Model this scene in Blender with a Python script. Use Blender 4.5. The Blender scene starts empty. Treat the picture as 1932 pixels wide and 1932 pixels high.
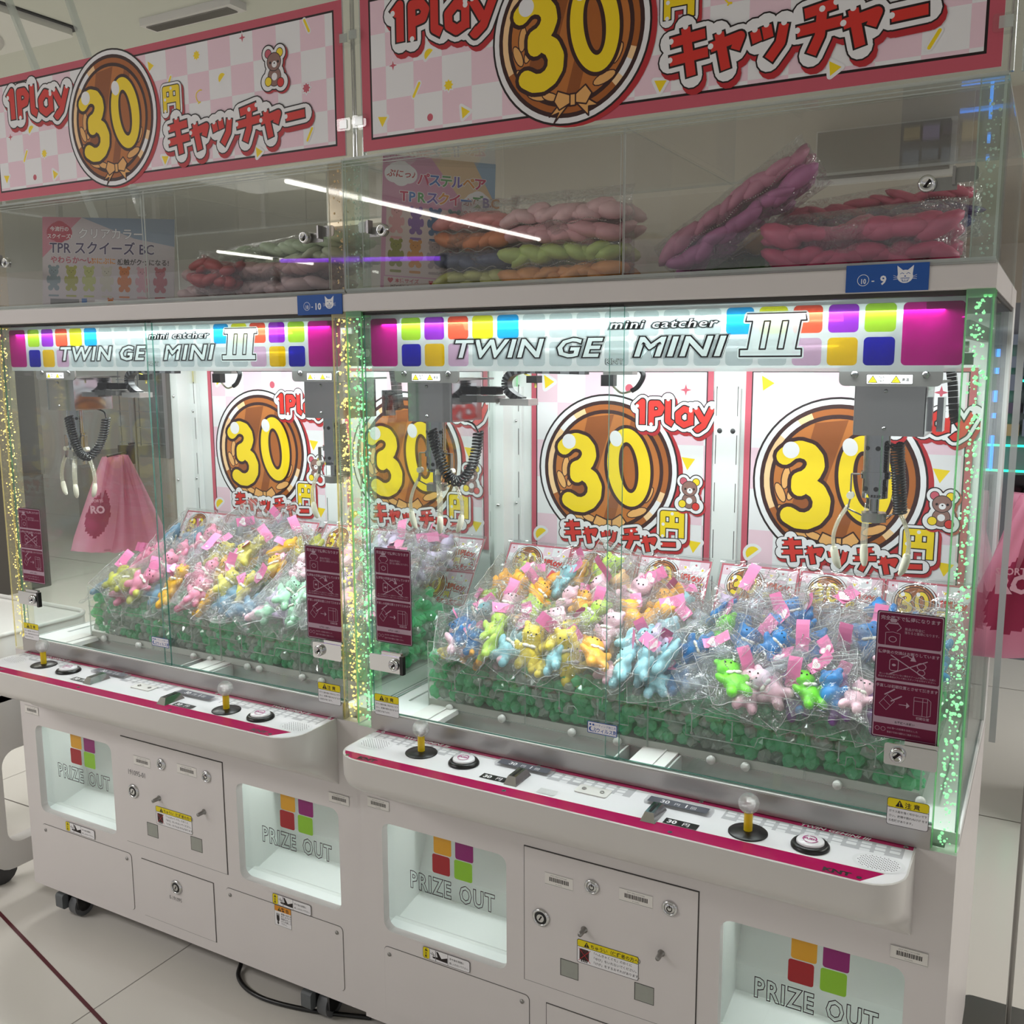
import bpy, bmesh, math, random
from mathutils import Vector, Matrix, noise
PI = math.pi
S = bpy.context.scene
COL = S.collection
random.seed(7)

# ---------------------------------------------------------------- camera
cam_d = bpy.data.cameras.new('camera'); cam = bpy.data.objects.new('camera', cam_d); COL.objects.link(cam); S.camera = cam
yaw, pitch, roll = 0.50797, -0.15244, -0.00428
Fw = Vector((-math.sin(yaw)*math.cos(pitch), math.cos(yaw)*math.cos(pitch), math.sin(pitch)))
r0 = Vector((math.cos(yaw), math.sin(yaw), 0)); u0 = r0.cross(Fw)
Rt = r0*math.cos(roll)+u0*math.sin(roll); Up = u0*math.cos(roll)-r0*math.sin(roll)
M = Matrix((Rt, Up, -Fw)).transposed().to_4x4(); M.translation = Vector((1.289, -1.61644, 1.56358))
cam.matrix_world = M
cam_d.sensor_width = 36; cam_d.lens = 36*1838.91/1932; cam_d.clip_start = 0.05

# ---------------------------------------------------------------- world, lights, exposure
S.view_settings.view_transform = 'Standard'; S.view_settings.look = 'None'
S.view_settings.gamma = 1; S.view_settings.exposure = 0.0; S.view_settings.use_curve_mapping = False
cy = S.cycles
cy.max_bounces = 7; cy.diffuse_bounces = 3; cy.glossy_bounces = 4; cy.transmission_bounces = 4
cy.transparent_max_bounces = 26; cy.caustics_reflective = False; cy.caustics_refractive = False
cy.sample_clamp_indirect = 4.0; cy.adaptive_threshold = 0.02
W = bpy.data.worlds.new('arcade_hall_light'); S.world = W; W.use_nodes = True
W.node_tree.nodes['Background'].inputs[0].default_value = (0.84, 0.83, 0.86, 1)
W.node_tree.nodes['Background'].inputs[1].default_value = 0.60

def area(name, loc, rot, sx, sy, power, color=(1, 1, 1)):
    l = bpy.data.lights.new(name, 'AREA'); l.shape = 'RECTANGLE'; l.size = sx; l.size_y = sy; l.energy = power; l.color = color
    o = bpy.data.objects.new(name, l); COL.objects.link(o); o.location = loc; o.rotation_euler = rot
    return o
area('hall_light', (-3.2, -2.4, 2.72), (0, 0, 0), 3.0, 0.6, 80, (1, 0.97, 0.96))
area('hall_light', (3.9, -3.4, 2.72), (0, 0, 0), 3.0, 0.6, 20, (1, 0.97, 0.98))
area('hall_light', (-3.4, 2.2, 2.72), (0, 0, 0), 0.6, 3.0, 85, (1, 0.99, 0.95))
area('hall_light', (3.4, 1.8, 2.72), (0, 0, 0), 0.6, 3.0, 80, (1, 0.98, 0.96))

# ---------------------------------------------------------------- materials
def lin(c):
    return tuple((x/12.92 if x <= 0.04045 else ((x+0.055)/1.055)**2.4) for x in (v/255 for v in c))
_m = {}
def mat(name, rgb, rough=0.5, metal=0.0, spec=0.5, noise_amt=0, noise_scale=20, trans=0.0, emit=0):
    if name in _m: return _m[name]
    m = bpy.data.materials.new(name); m.use_nodes = True; nt = m.node_tree; b = nt.nodes['Principled BSDF']
    c = lin(rgb)+(1,)
    b.inputs['Base Color'].default_value = c; b.inputs['Roughness'].default_value = rough
    b.inputs['Metallic'].default_value = metal; b.inputs['Specular IOR Level'].default_value = spec
    if noise_amt:
        t = nt.nodes.new('ShaderNodeTexNoise'); t.inputs['Scale'].default_value = noise_scale; t.inputs['Detail'].default_value = 6
        tc = nt.nodes.new('ShaderNodeTexCoord'); nt.links.new(tc.outputs['Object'], t.inputs['Vector'])
        mx = nt.nodes.new('ShaderNodeMix'); mx.data_type = 'RGBA'
        mx.inputs[6].default_value = tuple(x*(1-noise_amt) for x in c[:3])+(1,); mx.inputs[7].default_value = tuple(min(1, x*(1+noise_amt*.6)) for x in c[:3])+(1,)
        nt.links.new(t.outputs['Fac'], mx.inputs[0]); nt.links.new(mx.outputs[2], b.inputs['Base Color'])
    if emit:
        b.inputs['Emission Color'].default_value = c; b.inputs['Emission Strength'].default_value = emit
    if trans:
        out = nt.nodes['Material Output']; tr = nt.nodes.new('ShaderNodeBsdfTransparent'); tr.inputs[0].default_value = tuple(0.35+0.65*x for x in c[:3])+(1,)
        ms = nt.nodes.new('ShaderNodeMixShader'); ms.inputs[0].default_value = trans
        nt.links.new(b.outputs[0], ms.inputs[1]); nt.links.new(tr.outputs[0], ms.inputs[2]); nt.links.new(ms.outputs[0], out.inputs[0])
    _m[name] = m; return m

def film(name, tint=(1, 1, 1), base=0.04, edge=0.7, power=4.0, rough=0.02, haze=0.0, bump=0, bscale=60, hazecol=(1, 1, 1)):
    """clear sheet: transparent with a reflection that grows towards grazing view"""
    if name in _m: return _m[name]
    m = bpy.data.materials.new(name); m.use_nodes = True; nt = m.node_tree; N = nt.nodes; L = nt.links
    N.remove(N['Principled BSDF']); out = N['Material Output']
    tr = N.new('ShaderNodeBsdfTransparent'); tr.inputs[0].default_value = tint+(1,)
    gl = N.new('ShaderNodeBsdfGlossy'); gl.inputs['Roughness'].default_value = rough
    lw = N.new('ShaderNodeLayerWeight'); lw.inputs[0].default_value = 0.5
    pw = N.new('ShaderNodeMath'); pw.operation = 'POWER'; pw.inputs[1].default_value = power
    ma = N.new('ShaderNodeMath'); ma.operation = 'MULTIPLY_ADD'; ma.inputs[1].default_value = edge; ma.inputs[2].default_value = base
    L.new(lw.outputs['Facing'], pw.inputs[0]); L.new(pw.outputs[0], ma.inputs[0])
    if bump:
        tc = N.new('ShaderNodeTexCoord'); t = N.new('ShaderNodeTexNoise'); t.inputs['Scale'].default_value = bscale; t.inputs['Detail'].default_value = 3
        t.inputs['Distortion'].default_value = 1.2
        L.new(tc.outputs['Object'], t.inputs['Vector'])
        bp = N.new('ShaderNodeBump'); bp.inputs['Strength'].default_value = bump; bp.inputs['Distance'].default_value = 0.01
        vo = N.new('ShaderNodeTexVoronoi'); vo.inputs['Scale'].default_value = bscale*.9; mxv = N.new('ShaderNodeMix'); mxv.data_type = 'VECTOR'; mxv.inputs[0].default_value = .12
        L.new(tc.outputs['Object'], mxv.inputs[4]); L.new(t.outputs['Color'], mxv.inputs[5]); L.new(mxv.outputs[1], vo.inputs['Vector'])
        sm = N.new('ShaderNodeMath'); sm.operation = 'MULTIPLY_ADD'; sm.inputs[1].default_value = 1.6; L.new(vo.outputs['Distance'], sm.inputs[0]); L.new(t.outputs['Fac'], sm.inputs[2])
        L.new(sm.outputs[0], bp.inputs['Height']); L.new(bp.outputs[0], gl.inputs['Normal']); L.new(bp.outputs[0], lw.inputs['Normal'])
    ms = N.new('ShaderNodeMixShader'); L.new(ma.outputs[0], ms.inputs[0]); L.new(tr.outputs[0], ms.inputs[1]); L.new(gl.outputs[0], ms.inputs[2])
    last = ms
    if haze:
        df = N.new('ShaderNodeBsdfDiffuse'); df.inputs[0].default_value = hazecol+(1,)
        tl = N.new('ShaderNodeBsdfTranslucent'); tl.inputs[0].default_value = hazecol+(1,)
        a = N.new('ShaderNodeMixShader'); a.inputs[0].default_value = 0.5; L.new(df.outputs[0], a.inputs[1]); L.new(tl.outputs[0], a.inputs[2])
        h = N.new('ShaderNodeMixShader'); h.inputs[0].default_value = haze; L.new(ms.outputs[0], h.inputs[1]); L.new(a.outputs[0], h.inputs[2]); last = h
    L.new(last.outputs[0], out.inputs[0]); _m[name] = m; return m

M_WHITE = mat('white_steel', (214, 208, 206), 0.35, noise_amt=0.03, noise_scale=9)
M_WHITE2 = mat('white_plastic', (226, 224, 220), 0.3)
M_INNER = mat('inner_white_steel', (232, 234, 232), 0.35)
M_GROOVE = mat('dark_groove', (60, 57, 55), 0.7)
M_RAIL = mat('brushed_silver', (176, 172, 170), 0.34, 0.75)
M_CHROME = mat('chrome', (205, 205, 205), 0.1, 1.0)
M_STEEL = mat('satin_steel', (150, 148, 145), 0.28, 0.9)
M_BLACK = mat('black_plastic', (18, 18, 19), 0.3)
M_DGREY = mat('dark_grey_plastic', (58, 58, 60), 0.45)
M_MAROON = mat('magenta_print', (170, 12, 82), 0.12)
M_GLASS = film('clear_glass', (0.965, 0.985, 0.975), 0.035, 0.55, 4.5, 0.0)
M_ACRYL = film('clear_acrylic', (0.98, 0.985, 0.98), 0.045, 0.5, 4.0, 0.01, haze=0.012)
M_EDGE = film('acrylic_edge', (0.75, 0.8, 0.78), 0.1, 0.3, 2, 0.1, haze=0.45, hazecol=(0.85, 0.88, 0.86))
M_GEDGE = film('green_glass_edge', (0.25, 0.5, 0.42), 0.12, 0.3, 2, 0.08, haze=0.45, hazecol=(0.10, 0.28, 0.24))
M_BAG = film('crinkled_clear_bag', (0.995, 0.995, 0.998), 0.055, 0.40, 3.2, 0.12, haze=0.026, bump=1.0, bscale=60)
M_BIGBAG = film('crinkled_storage_bag', (0.96, 0.96, 0.965), 0.10, 0.5, 2.8, 0.09, haze=0.035, bump=1.0, bscale=34)

# ---------------------------------------------------------------- mesh builder
class MB:
    def __init__(s): s.v = []; s.f = []; s.m = []; s.mats = []; s.sm = []
    def mi(s, m):
        if m not in s.mats: s.mats.append(m)
        return s.mats.index(m)
    def add(s, vs, fs, m, smooth=False):
        o = len(s.v); k = s.mi(m); s.v += [tuple(p) for p in vs]
        for f in fs: s.f.append(tuple(i+o for i in f)); s.m.append(k); s.sm.append(smooth)
        return s
    def box(s, x0, x1, y0, y1, z0, z1, m, edge=None, thin=None):
        v = [(x0,y0,z0),(x1,y0,z0),(x1,y1,z0),(x0,y1,z0),(x0,y0,z1),(x1,y0,z1),(x1,y1,z1),(x0,y1,z1)]
        q = {'z': [(0,3,2,1),(4,5,6,7)], 'y': [(0,1,5,4),(2,3,7,6)], 'x': [(1,2,6,5),(3,0,4,7)]}
        for a in 'xyz': s.add(v, q[a], m if (edge is None or a == thin) else edge)
        return s
    def rbox(s, x0, x1, y0, y1, z0, z1, r, m, axis='y', n=4):
        """box with its four edges along one axis rounded"""
        if axis == 'y': pts = rrect(x0, x1, z0, z1, r, n); a, b = y1, y0; f = lambda u, v, w: (u, w, v)
        elif axis == 'z': pts = rrect(x0, x1, y0, y1, r, n); a, b = z0, z1; f = lambda u, v, w: (u, v, w)
        else: pts = rrect(y0, y1, z0, z1, r, n); a, b = x0, x1; f = lambda u, v, w: (w, u, v)
        return s.prism(pts, a, b, f, m)
    def prism(s, pts, a, b, f, m, smooth=False):
        n = len(pts); v = [f(p[0], p[1], a) for p in pts]+[f(p[0], p[1], b) for p in pts]
        fs = [tuple(range(n))[::-1], tuple(range(n, 2*n))]+[(i, (i+1) % n, n+(i+1) % n, n+i) for i in range(n)]
        return s.add(v, fs, m, smooth)
    def cyl(s, p0, p1, r0_, r1_=None, n=16, m=None, caps=True):
        p0 = Vector(p0); p1 = Vector(p1); r1_ = r0_ if r1_ is None else r1_
        d = (p1-p0).normalized(); a = d.orthogonal().normalized(); b = d.cross(a)
        v = []
        for p, r in ((p0, r0_), (p1, r1_)):
            for i in range(n): t = 2*PI*i/n; v.append(p+a*math.cos(t)*r+b*math.sin(t)*r)
        s.add(v, [(i, (i+1) % n, n+(i+1) % n, n+i) for i in range(n)], m, True)
        if caps: s.add(v, [tuple(range(n))[::-1], tuple(range(n, 2*n))], m)
        return s
    def tube(s, pts, r, m, n=8, closed=False):
        pts = [Vector(p) for p in pts]; N = len(pts); v = []; a = None
        for i, p in enumerate(pts):
            q0 = pts[i-1] if (i or closed) else p; q1 = pts[(i+1) % N] if (i < N-1 or closed) else p
            d = (q1-q0).normalized()
            a = d.orthogonal().normalized() if a is None else (a-d*a.dot(d)).normalized()
            b = d.cross(a); rr = r[i] if isinstance(r, (list, tuple)) else r
            for k in range(n): t = 2*PI*k/n; v.append(p+(a*math.cos(t)+b*math.sin(t))*rr)
        fs = [(i*n+k, i*n+(k+1) % n, ((i+1) % N)*n+(k+1) % n, ((i+1) % N)*n+k) for i in range(N if closed else N-1) for k in range(n)]
        s.add(v, fs, m, True)
        if not closed: s.add(v, [tuple(range(n))[::-1], tuple(range((N-1)*n, N*n))], m)
        return s
    def lathe(s, prof, c, m, n=20, axis='z'):
        v = []
        for r, h in prof:
            for k in range(n):
                t = 2*PI*k/n; x, y = r*math.cos(t), r*math.sin(t)
                v.append((c[0]+x, c[1]+y, c[2]+h) if axis == 'z' else (c[0]+x, c[1]-h, c[2]+y))
        L = len(prof)
        s.add(v, [(i*n+k, i*n+(k+1) % n, (i+1)*n+(k+1) % n, (i+1)*n+k) for i in range(L-1) for k in range(n)], m, True)
        return s
    def ball(s, c, r, m, n=10, rings=6, rot=None):
        rx, ry, rz = r if isinstance(r, (tuple, list)) else (r, r, r); v = []; c = Vector(c)
        for i in range(rings+1):
            ph = PI*i/rings
            for k in range(n):
                t = 2*PI*k/n; p = Vector((rx*math.sin(ph)*math.cos(t), ry*math.sin(ph)*math.sin(t), rz*math.cos(ph)))
                if rot: p.rotate(rot)
                v.append(c+p)
        s.add(v, [(i*n+k, (i+1)*n+k, (i+1)*n+(k+1) % n, i*n+(k+1) % n) for i in range(rings) for k in range(n)], m, True)
        return s
    def mesh(s, name):
        me = bpy.data.meshes.new(name); me.from_pydata(s.v, [], s.f)
        for m in s.mats: me.materials.append(m)
        me.polygons.foreach_set('material_index', s.m); me.polygons.foreach_set('use_smooth', s.sm); me.update(); return me
    def build(s, name, parent=None, loc=None, rot=None, label=None):
        o = bpy.data.objects.new(name, s.mesh(name)); COL.objects.link(o)
        if parent is not None: o.parent = parent
        if loc: o.location = loc
        if rot: o.rotation_euler = rot
        if label: o['label'] = label
        return o

def rrect(x0, x1, y0, y1, r, n=4):
    p = []
    for cx, cy_, a0 in ((x1-r, y1-r, 0), (x0+r, y1-r, 90), (x0+r, y0+r, 180), (x1-r, y0+r, 270)):
        for i in range(n+1): t = math.radians(a0+90*i/n); p.append((cx+r*math.cos(t), cy_+r*math.sin(t)))
    return p

def empty(name, loc=(0, 0, 0), rot=(0, 0, 0)):
    o = bpy.data.objects.new(name, None); COL.objects.link(o); o.location = loc; o.rotation_euler = rot; o.empty_display_size = 0.05; return o
def tag(o, label, cat, group=None):
    o['label'] = label; o['category'] = cat
    if group: o['group'] = group
    return o
def struct(o): o['kind'] = 'structure'; return o
def clone(o, parent=None):
    c = o.copy(); COL.objects.link(c)
    if parent is not None: c.parent = parent
    for ch in list(o.children): clone(ch, c)
    return c

# ---------------------------------------------------------------- flat print: strokes, shapes and lettering laid over one another
_tc = {}
def glyphs(body, size=1.0, bold=0.0, align='LEFT', shear=0.0, sp=1.0, line=0.0):
    key = (body, bold, align, shear, sp, line)
    if key not in _tc:
        cu = bpy.data.curves.new('lettering', 'FONT'); cu.body = body; cu.size = 1; cu.offset = bold; cu.align_x = align; cu.shear = shear; cu.space_character = sp
        cu.resolution_u = 2
        if line: cu.fill_mode = 'NONE'; cu.bevel_depth = line; cu.bevel_resolution = 0
        o = bpy.data.objects.new('lettering', cu); COL.objects.link(o)
        dg = bpy.context.evaluated_depsgraph_get(); me = bpy.data.meshes.new_from_object(o.evaluated_get(dg))
        _tc[key] = ([(v.co.x, v.co.y) for v in me.vertices], [tuple(p.vertices) for p in me.polygons])
        bpy.data.objects.remove(o); bpy.data.curves.remove(cu); bpy.data.meshes.remove(me)
    v, f = _tc[key]
    return [(x*size, y*size) for x, y in v], f

class Art:
    def __init__(s): s.p = []; s.n = 0.0; s.last = None
    def up(s, m): s.n += 1.2e-6 if m is s.last else 1.1e-5; s.last = m
    def poly(s, pts, m): s.up(m); s.p.append((list(pts), [tuple(range(len(pts)))], m, s.n)); return s
    def rect(s, x0, x1, y0, y1, m): return s.poly([(x0,y0),(x1,y0),(x1,y1),(x0,y1)], m)
    def rr(s, x0, x1, y0, y1, r, m): return s.poly(rrect(x0, x1, y0, y1, r, 4), m)
    def ell(s, cx, cy_, rx, ry, m, rot=0, n=40):
        c, d = math.cos(rot), math.sin(rot)
        return s.poly([(cx+rx*math.cos(t)*c-ry*math.sin(t)*d, cy_+rx*math.cos(t)*d+ry*math.sin(t)*c) for t in (2*PI*i/n for i in range(n))], m)
    def seg(s, a, b, w, m):
        dx, dy = b[0]-a[0], b[1]-a[1]; L = math.hypot(dx, dy) or 1; nx, ny = -dy/L*w/2, dx/L*w/2
        return s.poly([(a[0]+nx,a[1]+ny),(a[0]-nx,a[1]-ny),(b[0]-nx,b[1]-ny),(b[0]+nx,b[1]+ny)], m)
    def stroke(s, pts, w, m, closed=False, rnd=True, ext=0.0):
        pts = list(pts)
        if closed: pts = pts+[pts[0]]
        N = len(pts)
        for i in range(N-1):
            a, b = pts[i], pts[i+1]
            if not rnd and ext:
                dx, dy = b[0]-a[0], b[1]-a[1]; L = math.hypot(dx, dy) or 1
                if i == 0: a = (a[0]-dx/L*ext, a[1]-dy/L*ext)
                if i == N-2: b = (b[0]+dx/L*ext, b[1]+dy/L*ext)
            s.seg(a, b, w, m)
        for i in range(N):
            if rnd or 0 < i < N-1: s.ell(pts[i][0], pts[i][1], w/2, w/2, m, n=14 if w > 0.006 else 8)
        return s
    def text(s, body, x, y, size, m, bold=0.0, align='LEFT', shear=0.0, sx=1.0, rot=0.0, sp=1.0, line=0.0):
        v, f = glyphs(body, size, bold, align, shear, sp, line); c, d = math.cos(rot), math.sin(rot)
        s.up(None); s.last = None; s.p.append(([(x+(a*sx)*c-b*d, y+(a*sx)*d+b*c) for a, b in v], f, m, s.n)); return s
    def to(s, mb, O, U, V, N, base=0.0004):
        O, U, V, N = Vector(O), Vector(U), Vector(V), Vector(N)
        flip = U.cross(V).dot(N) < 0
        for pts, fs, m, n in s.p:
            fs2 = [f[::-1] for f in fs] if flip else fs
            mb.add([O+U*a+V*b+N*(base+n) for a, b in pts], fs2, m)
        return mb
    def front(s, mb, x, z, y): return s.to(mb, (x, y, z), (1,0,0), (0,0,1), (0,-1,0))

def ink(name, rgb, rough=0.45): return mat('ink_'+name, rgb, rough, spec=0.3)
K_BLK = ink('black', (30, 20, 20)); K_WHT = ink('white', (232, 230, 232)); K_RED = ink('red', (206, 52, 44)); K_DRED = ink('dark_red', (178, 44, 50))
K_BRN = ink('dark_brown', (56, 28, 26)); K_COP = ink('copper', (164, 92, 38)); K_COP2 = ink('copper_light', (184, 110, 50)); K_COP3 = ink('copper_dark', (142, 78, 34))
K_YEL = ink('yellow', (240, 208, 30)); K_PINK = ink('pale_pink', (232, 200, 212)); K_ROSE = ink('rose', (194, 88, 104)); K_CREAM = ink('cream', (240, 200, 150))
K_BEAR = ink('bear_brown', (140, 104, 96)); K_BOW = ink('bow', (226, 168, 100)); K_GREY = ink('grey', (120, 118, 118)); K_LG = ink('light_grey', (196, 196, 198))
K_SIGN = ink('plum', (104, 6, 52)); K_BLUE = ink('tag_blue', (38, 84, 160)); K_CY = ink('caution_yellow', (226, 206, 20)); K_OR = ink('caution_orange', (214, 140, 40))
# ---------------------------------------------------------------- the shop's own price artwork
GL = {
 'ki': [[(0.02,.74),(.92,.82)], [(0.0,.36),(1.0,.44)], [(.40,1.0),(.58,0.0)]],
 'ya': [[(0,.58),(.93,.74),(.78,.44)], [(.26,.9),(.5,0)]],
 'tsu': [[(0.05,.78),(.14,.48)], [(.40,.86),(.48,.54)], [(.93,.84),(.84,.38),(.50,0)]],
 'chi': [[(.86,.95),(.16,.84)], [(0,.50),(1,.58)], [(.55,.86),(.52,.36),(.34,0)]],
 'bar': [[(0,.48),(1,.52)]],
 'yen': [[(.08,0),(.08,.92),(.92,.92),(.92,0)], [(.5,.9),(.5,.5)], [(.1,.47),(.9,.47)]],
 '1': [[(.25,.72),(.62,.92),(.62,.02)]],
 'P': [[(.2,0),(.2,.9),(.62,.9),(.82,.72),(.7,.52),(.26,.46)]],
 'l': [[(.4,1.0),(.4,.18),(.75,.06)]],
 'a': [[(.84,.72),(.84,.04)], [(.84,.62),(.5,.72),(.18,.5),(.2,.2),(.5,.04),(.84,.16)]],
 'y': [[(.12,.72),(.48,.22)], [(.88,.74),(.50,.04),(.22,-.14),(.12,-.04)]],
}
def sticker(a, items, m, w, out, sh=(0.004, -0.007), rnd=False):
    """items: (glyph, x, y, width, height)"""
    paths = [[(x+p[0]*gw, y+p[1]*gh) for p in st] for g, x, y, gw, gh in items for st in GL[g]]
    for p in paths: a.stroke([(q[0]+sh[0], q[1]+sh[1]) for q in p], w+2*out, K_DRED)
    for p in paths: a.stroke(p, w+2*out, K_BLK)
    for p in paths: a.stroke(p, w+1.62*out, K_WHT)
    for p in paths: a.stroke(p, w+.5*out, K_BLK, rnd=rnd, ext=w*.16)
    for p in paths: a.stroke(p, w, m, rnd=rnd, ext=0)
    for p in paths[:]:
        q = p[0]; a.ell(q[0], q[1]+w*.12, w*.3, w*.3, K_WHT, n=12)
def play1(a, x, y, h, m=None):
    w = h*.88; k = h
    sticker(a, [('1', x, y, k*.62, k), ('P', x+k*.62, y, k*.70, k*.95), ('l', x+k*1.22, y, k*.6, k), ('a', x+k*1.74, y, k*.78, k*.92), ('y', x+k*2.5, y, k*.85, k*.95)], m or K_RED, h*.24, h*.20, (h*.08, -h*.12))
def catcher(a, x, y, h, dx, up_=0.0, m=None, out=.19):
    k = h; xs = x; it = []
    for i, (g, gw, gh, yo) in enumerate((('ki',.92,1.08,-.04), ('ya',.74,.9,-.02), ('tsu',.74,.84,.04), ('chi',.95,1.02,-.0), ('ya',.74,.86,.0), ('bar',.72,1.0,.0))):
        it.append((g, xs, y+up_*i+yo*k, gw*k, gh*k)); xs += dx
    sticker(a, it, m or K_RED, h*.22, h*out, (h*.07, -h*.13))
def yen(a, x, y, w, h): sticker(a, [('yen', x, y, w, h)], K_YEL, w*.24, w*.17, (w*.1, -w*.12))
def bearart(a, x, y, s):
    sh = [(0, .52, .36, .34), (-.30, .86, .19, .19), (.32, .84, .19, .19), (0, -.02, .40, .40), (-.36, -.22, .24, .24), (.34, -.30, .24, .24)]
    for dx, mm, g in ((.07, K_DRED, .17), (0, K_BLK, .17), (0, K_WHT, .12)):
        for cx, cy_, rx, ry in sh: a.ell(x+(cx+dx)*s, y+(cy_-dx)*s, (rx+g)*s, (ry+g)*s, mm, n=24)
    for cx, cy_, rx, ry, c in ((-.30, .86, .16, .16, K_ROSE), (.32, .84, .16, .16, K_YEL), (0, -.06, .34, .36, K_BEAR), (0, .52, .36, .34, K_BEAR)):
        a.ell(x+cx*s, y+cy_*s, (rx+.03)*s, (ry+.03)*s, K_BLK, n=24); a.ell(x+cx*s, y+cy_*s, rx*s, ry*s, c, n=24)
    a.ell(x, y-.06*s, .15*s, .15*s, K_WHT, n=18)
    for cx, cy_, c in ((-.34, -.22, K_YEL), (.32, -.32, K_RED)): a.ell(x+cx*s, y+cy_*s, .20*s, .20*s, K_BLK, n=20); a.ell(x+cx*s, y+cy_*s, .17*s, .17*s, c, n=20)
    a.ell(x+.02*s, y+.42*s, .14*s, .13*s, K_WHT, n=18); a.ell(x+.02*s, y+.46*s, .04*s, .035*s, K_BLK, n=10)
    for cx in (-.2, .22): a.ell(x+cx*s, y+.5*s, .055*s, .055*s, K_BLK, n=10)
def coin(a, cx, cy_, r):
    E = lambda x, y, rx, ry, m, rot=0, n=56: a.ell(cx+x*r, cy_+y*r, rx*r, ry*r, m, rot, n)
    Pp = lambda pts, m: a.poly([(cx+x*r, cy_+y*r) for x, y in pts], m)
    Sk = lambda pts, w, m, **k: a.stroke([(cx+x*r, cy_+y*r) for x, y in pts], w*r, m, **k)
    E(.07, -.035, .99, .99, K_DRED); E(0, 0, 1, 1, K_BLK); E(0, 0, .975, .975, K_WHT); E(0, 0, .915, .915, K_BRN); E(0, 0, .865, .865, K_COP)
    def arc(r0_, r1_, a0, a1, m, n=10):
        pts = [(r1_*math.cos(math.radians(a0+(a1-a0)*i/n)), r1_*math.sin(math.radians(a0+(a1-a0)*i/n))) for i in range(n+1)]
        pts += [(r0_*math.cos(math.radians(a1+(a0-a1)*i/n)), r0_*math.sin(math.radians(a1+(a0-a1)*i/n))) for i in range(n+1)]; Pp(pts, m)
    arc(.78, .865, 112, 205, K_CREAM); arc(.78, .865, 124, 142, K_WHT); arc(.78, .865, -48, -18, K_CREAM); arc(.78, .865, -40, -27, K_WHT)
    E(0, 0, .795, .795, K_BRN); E(0, 0, .745, .745, K_COP2)
    Pp([(-.28, .69), (.10, .735), (-.32, -.665), (-.56, -.49)], K_COP3); Pp([(.34, .66), (.46, .585), (.10, -.735), (-.06, -.74)], K_COP3)
    def leaf(x, y, an, L, wd):
        E(x, y, L+.014, wd+.014, K_BRN, an, 14); E(x, y, L, wd, K_BOW, an, 14)
    for x, y, an, L, wd in ((-.60, .02, 1.45, .13, .045), (-.66, -.16, 2.0, .12, .045), (-.52, -.14, 1.2, .11, .04), (-.62, -.38, 2.3, .08, .035), (-.42, -.62, -.35, .13, .05), (-.24, -.66, -.3, .10, .04), (.44, -.54, .35, .14, .05), (.60, -.30, 1.1, .11, .035)): leaf(x, y, an, L, wd)
    three = [(-.62, .28), (-.54, .35), (-.44, .375), (-.33, .345), (-.265, .27), (-.25, .18), (-.29, .09), (-.36, .025), (-.43, .0), (-.43, -.09)]
    low = [(-.43, -.05), (-.32, -.06), (-.22, -.12), (-.165, -.23), (-.175, -.35), (-.24, -.44), (-.34, -.49), (-.45, -.485), (-.55, -.43)]
    Z = (.315, .045)
    Sk(three, .30, K_BRN); Sk(low, .30, K_BRN); E(Z[0], Z[1], .345, .56, K_BRN, .12)
    Sk(three, .205, K_YEL, rnd=True); Sk(low, .205, K_YEL, rnd=True)
    E(Z[0], Z[1], .30, .515, K_YEL, .12); E(Z[0]+.0, Z[1], .135, .335, K_BRN, .13); E(Z[0], Z[1], .085, .285, K_COP, .13)
    E(-.55, .36, .10, .10, K_WHT); E(.13, .42, .085, .105, K_WHT, .3)
    # bow
    c = (.05, -.72)
    def bp(pts):
        q = [(c[0]+x, c[1]+y) for x, y in pts]; Pp(q, K_BOW); Sk(q, .018, K_BRN, closed=True)
    bp([(-.04, -.04), (-.24, -.24), (-.18, -.13), (-.30, -.16), (-.12, .02)]); bp([(.04, -.04), (.20, -.20), (.20, -.10), (.33, -.10), (.12, .03)])
    bp([(-.03, .05), (-.19, .11), (-.24, .0), (-.17, -.10), (-.03, -.04)]); bp([(.03, .05), (.16, .14), (.24, .04), (.17, -.07), (.03, -.04)]); bp([(-.035, .06), (.035, .06), (.035, -.07), (-.035, -.07)])
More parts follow.
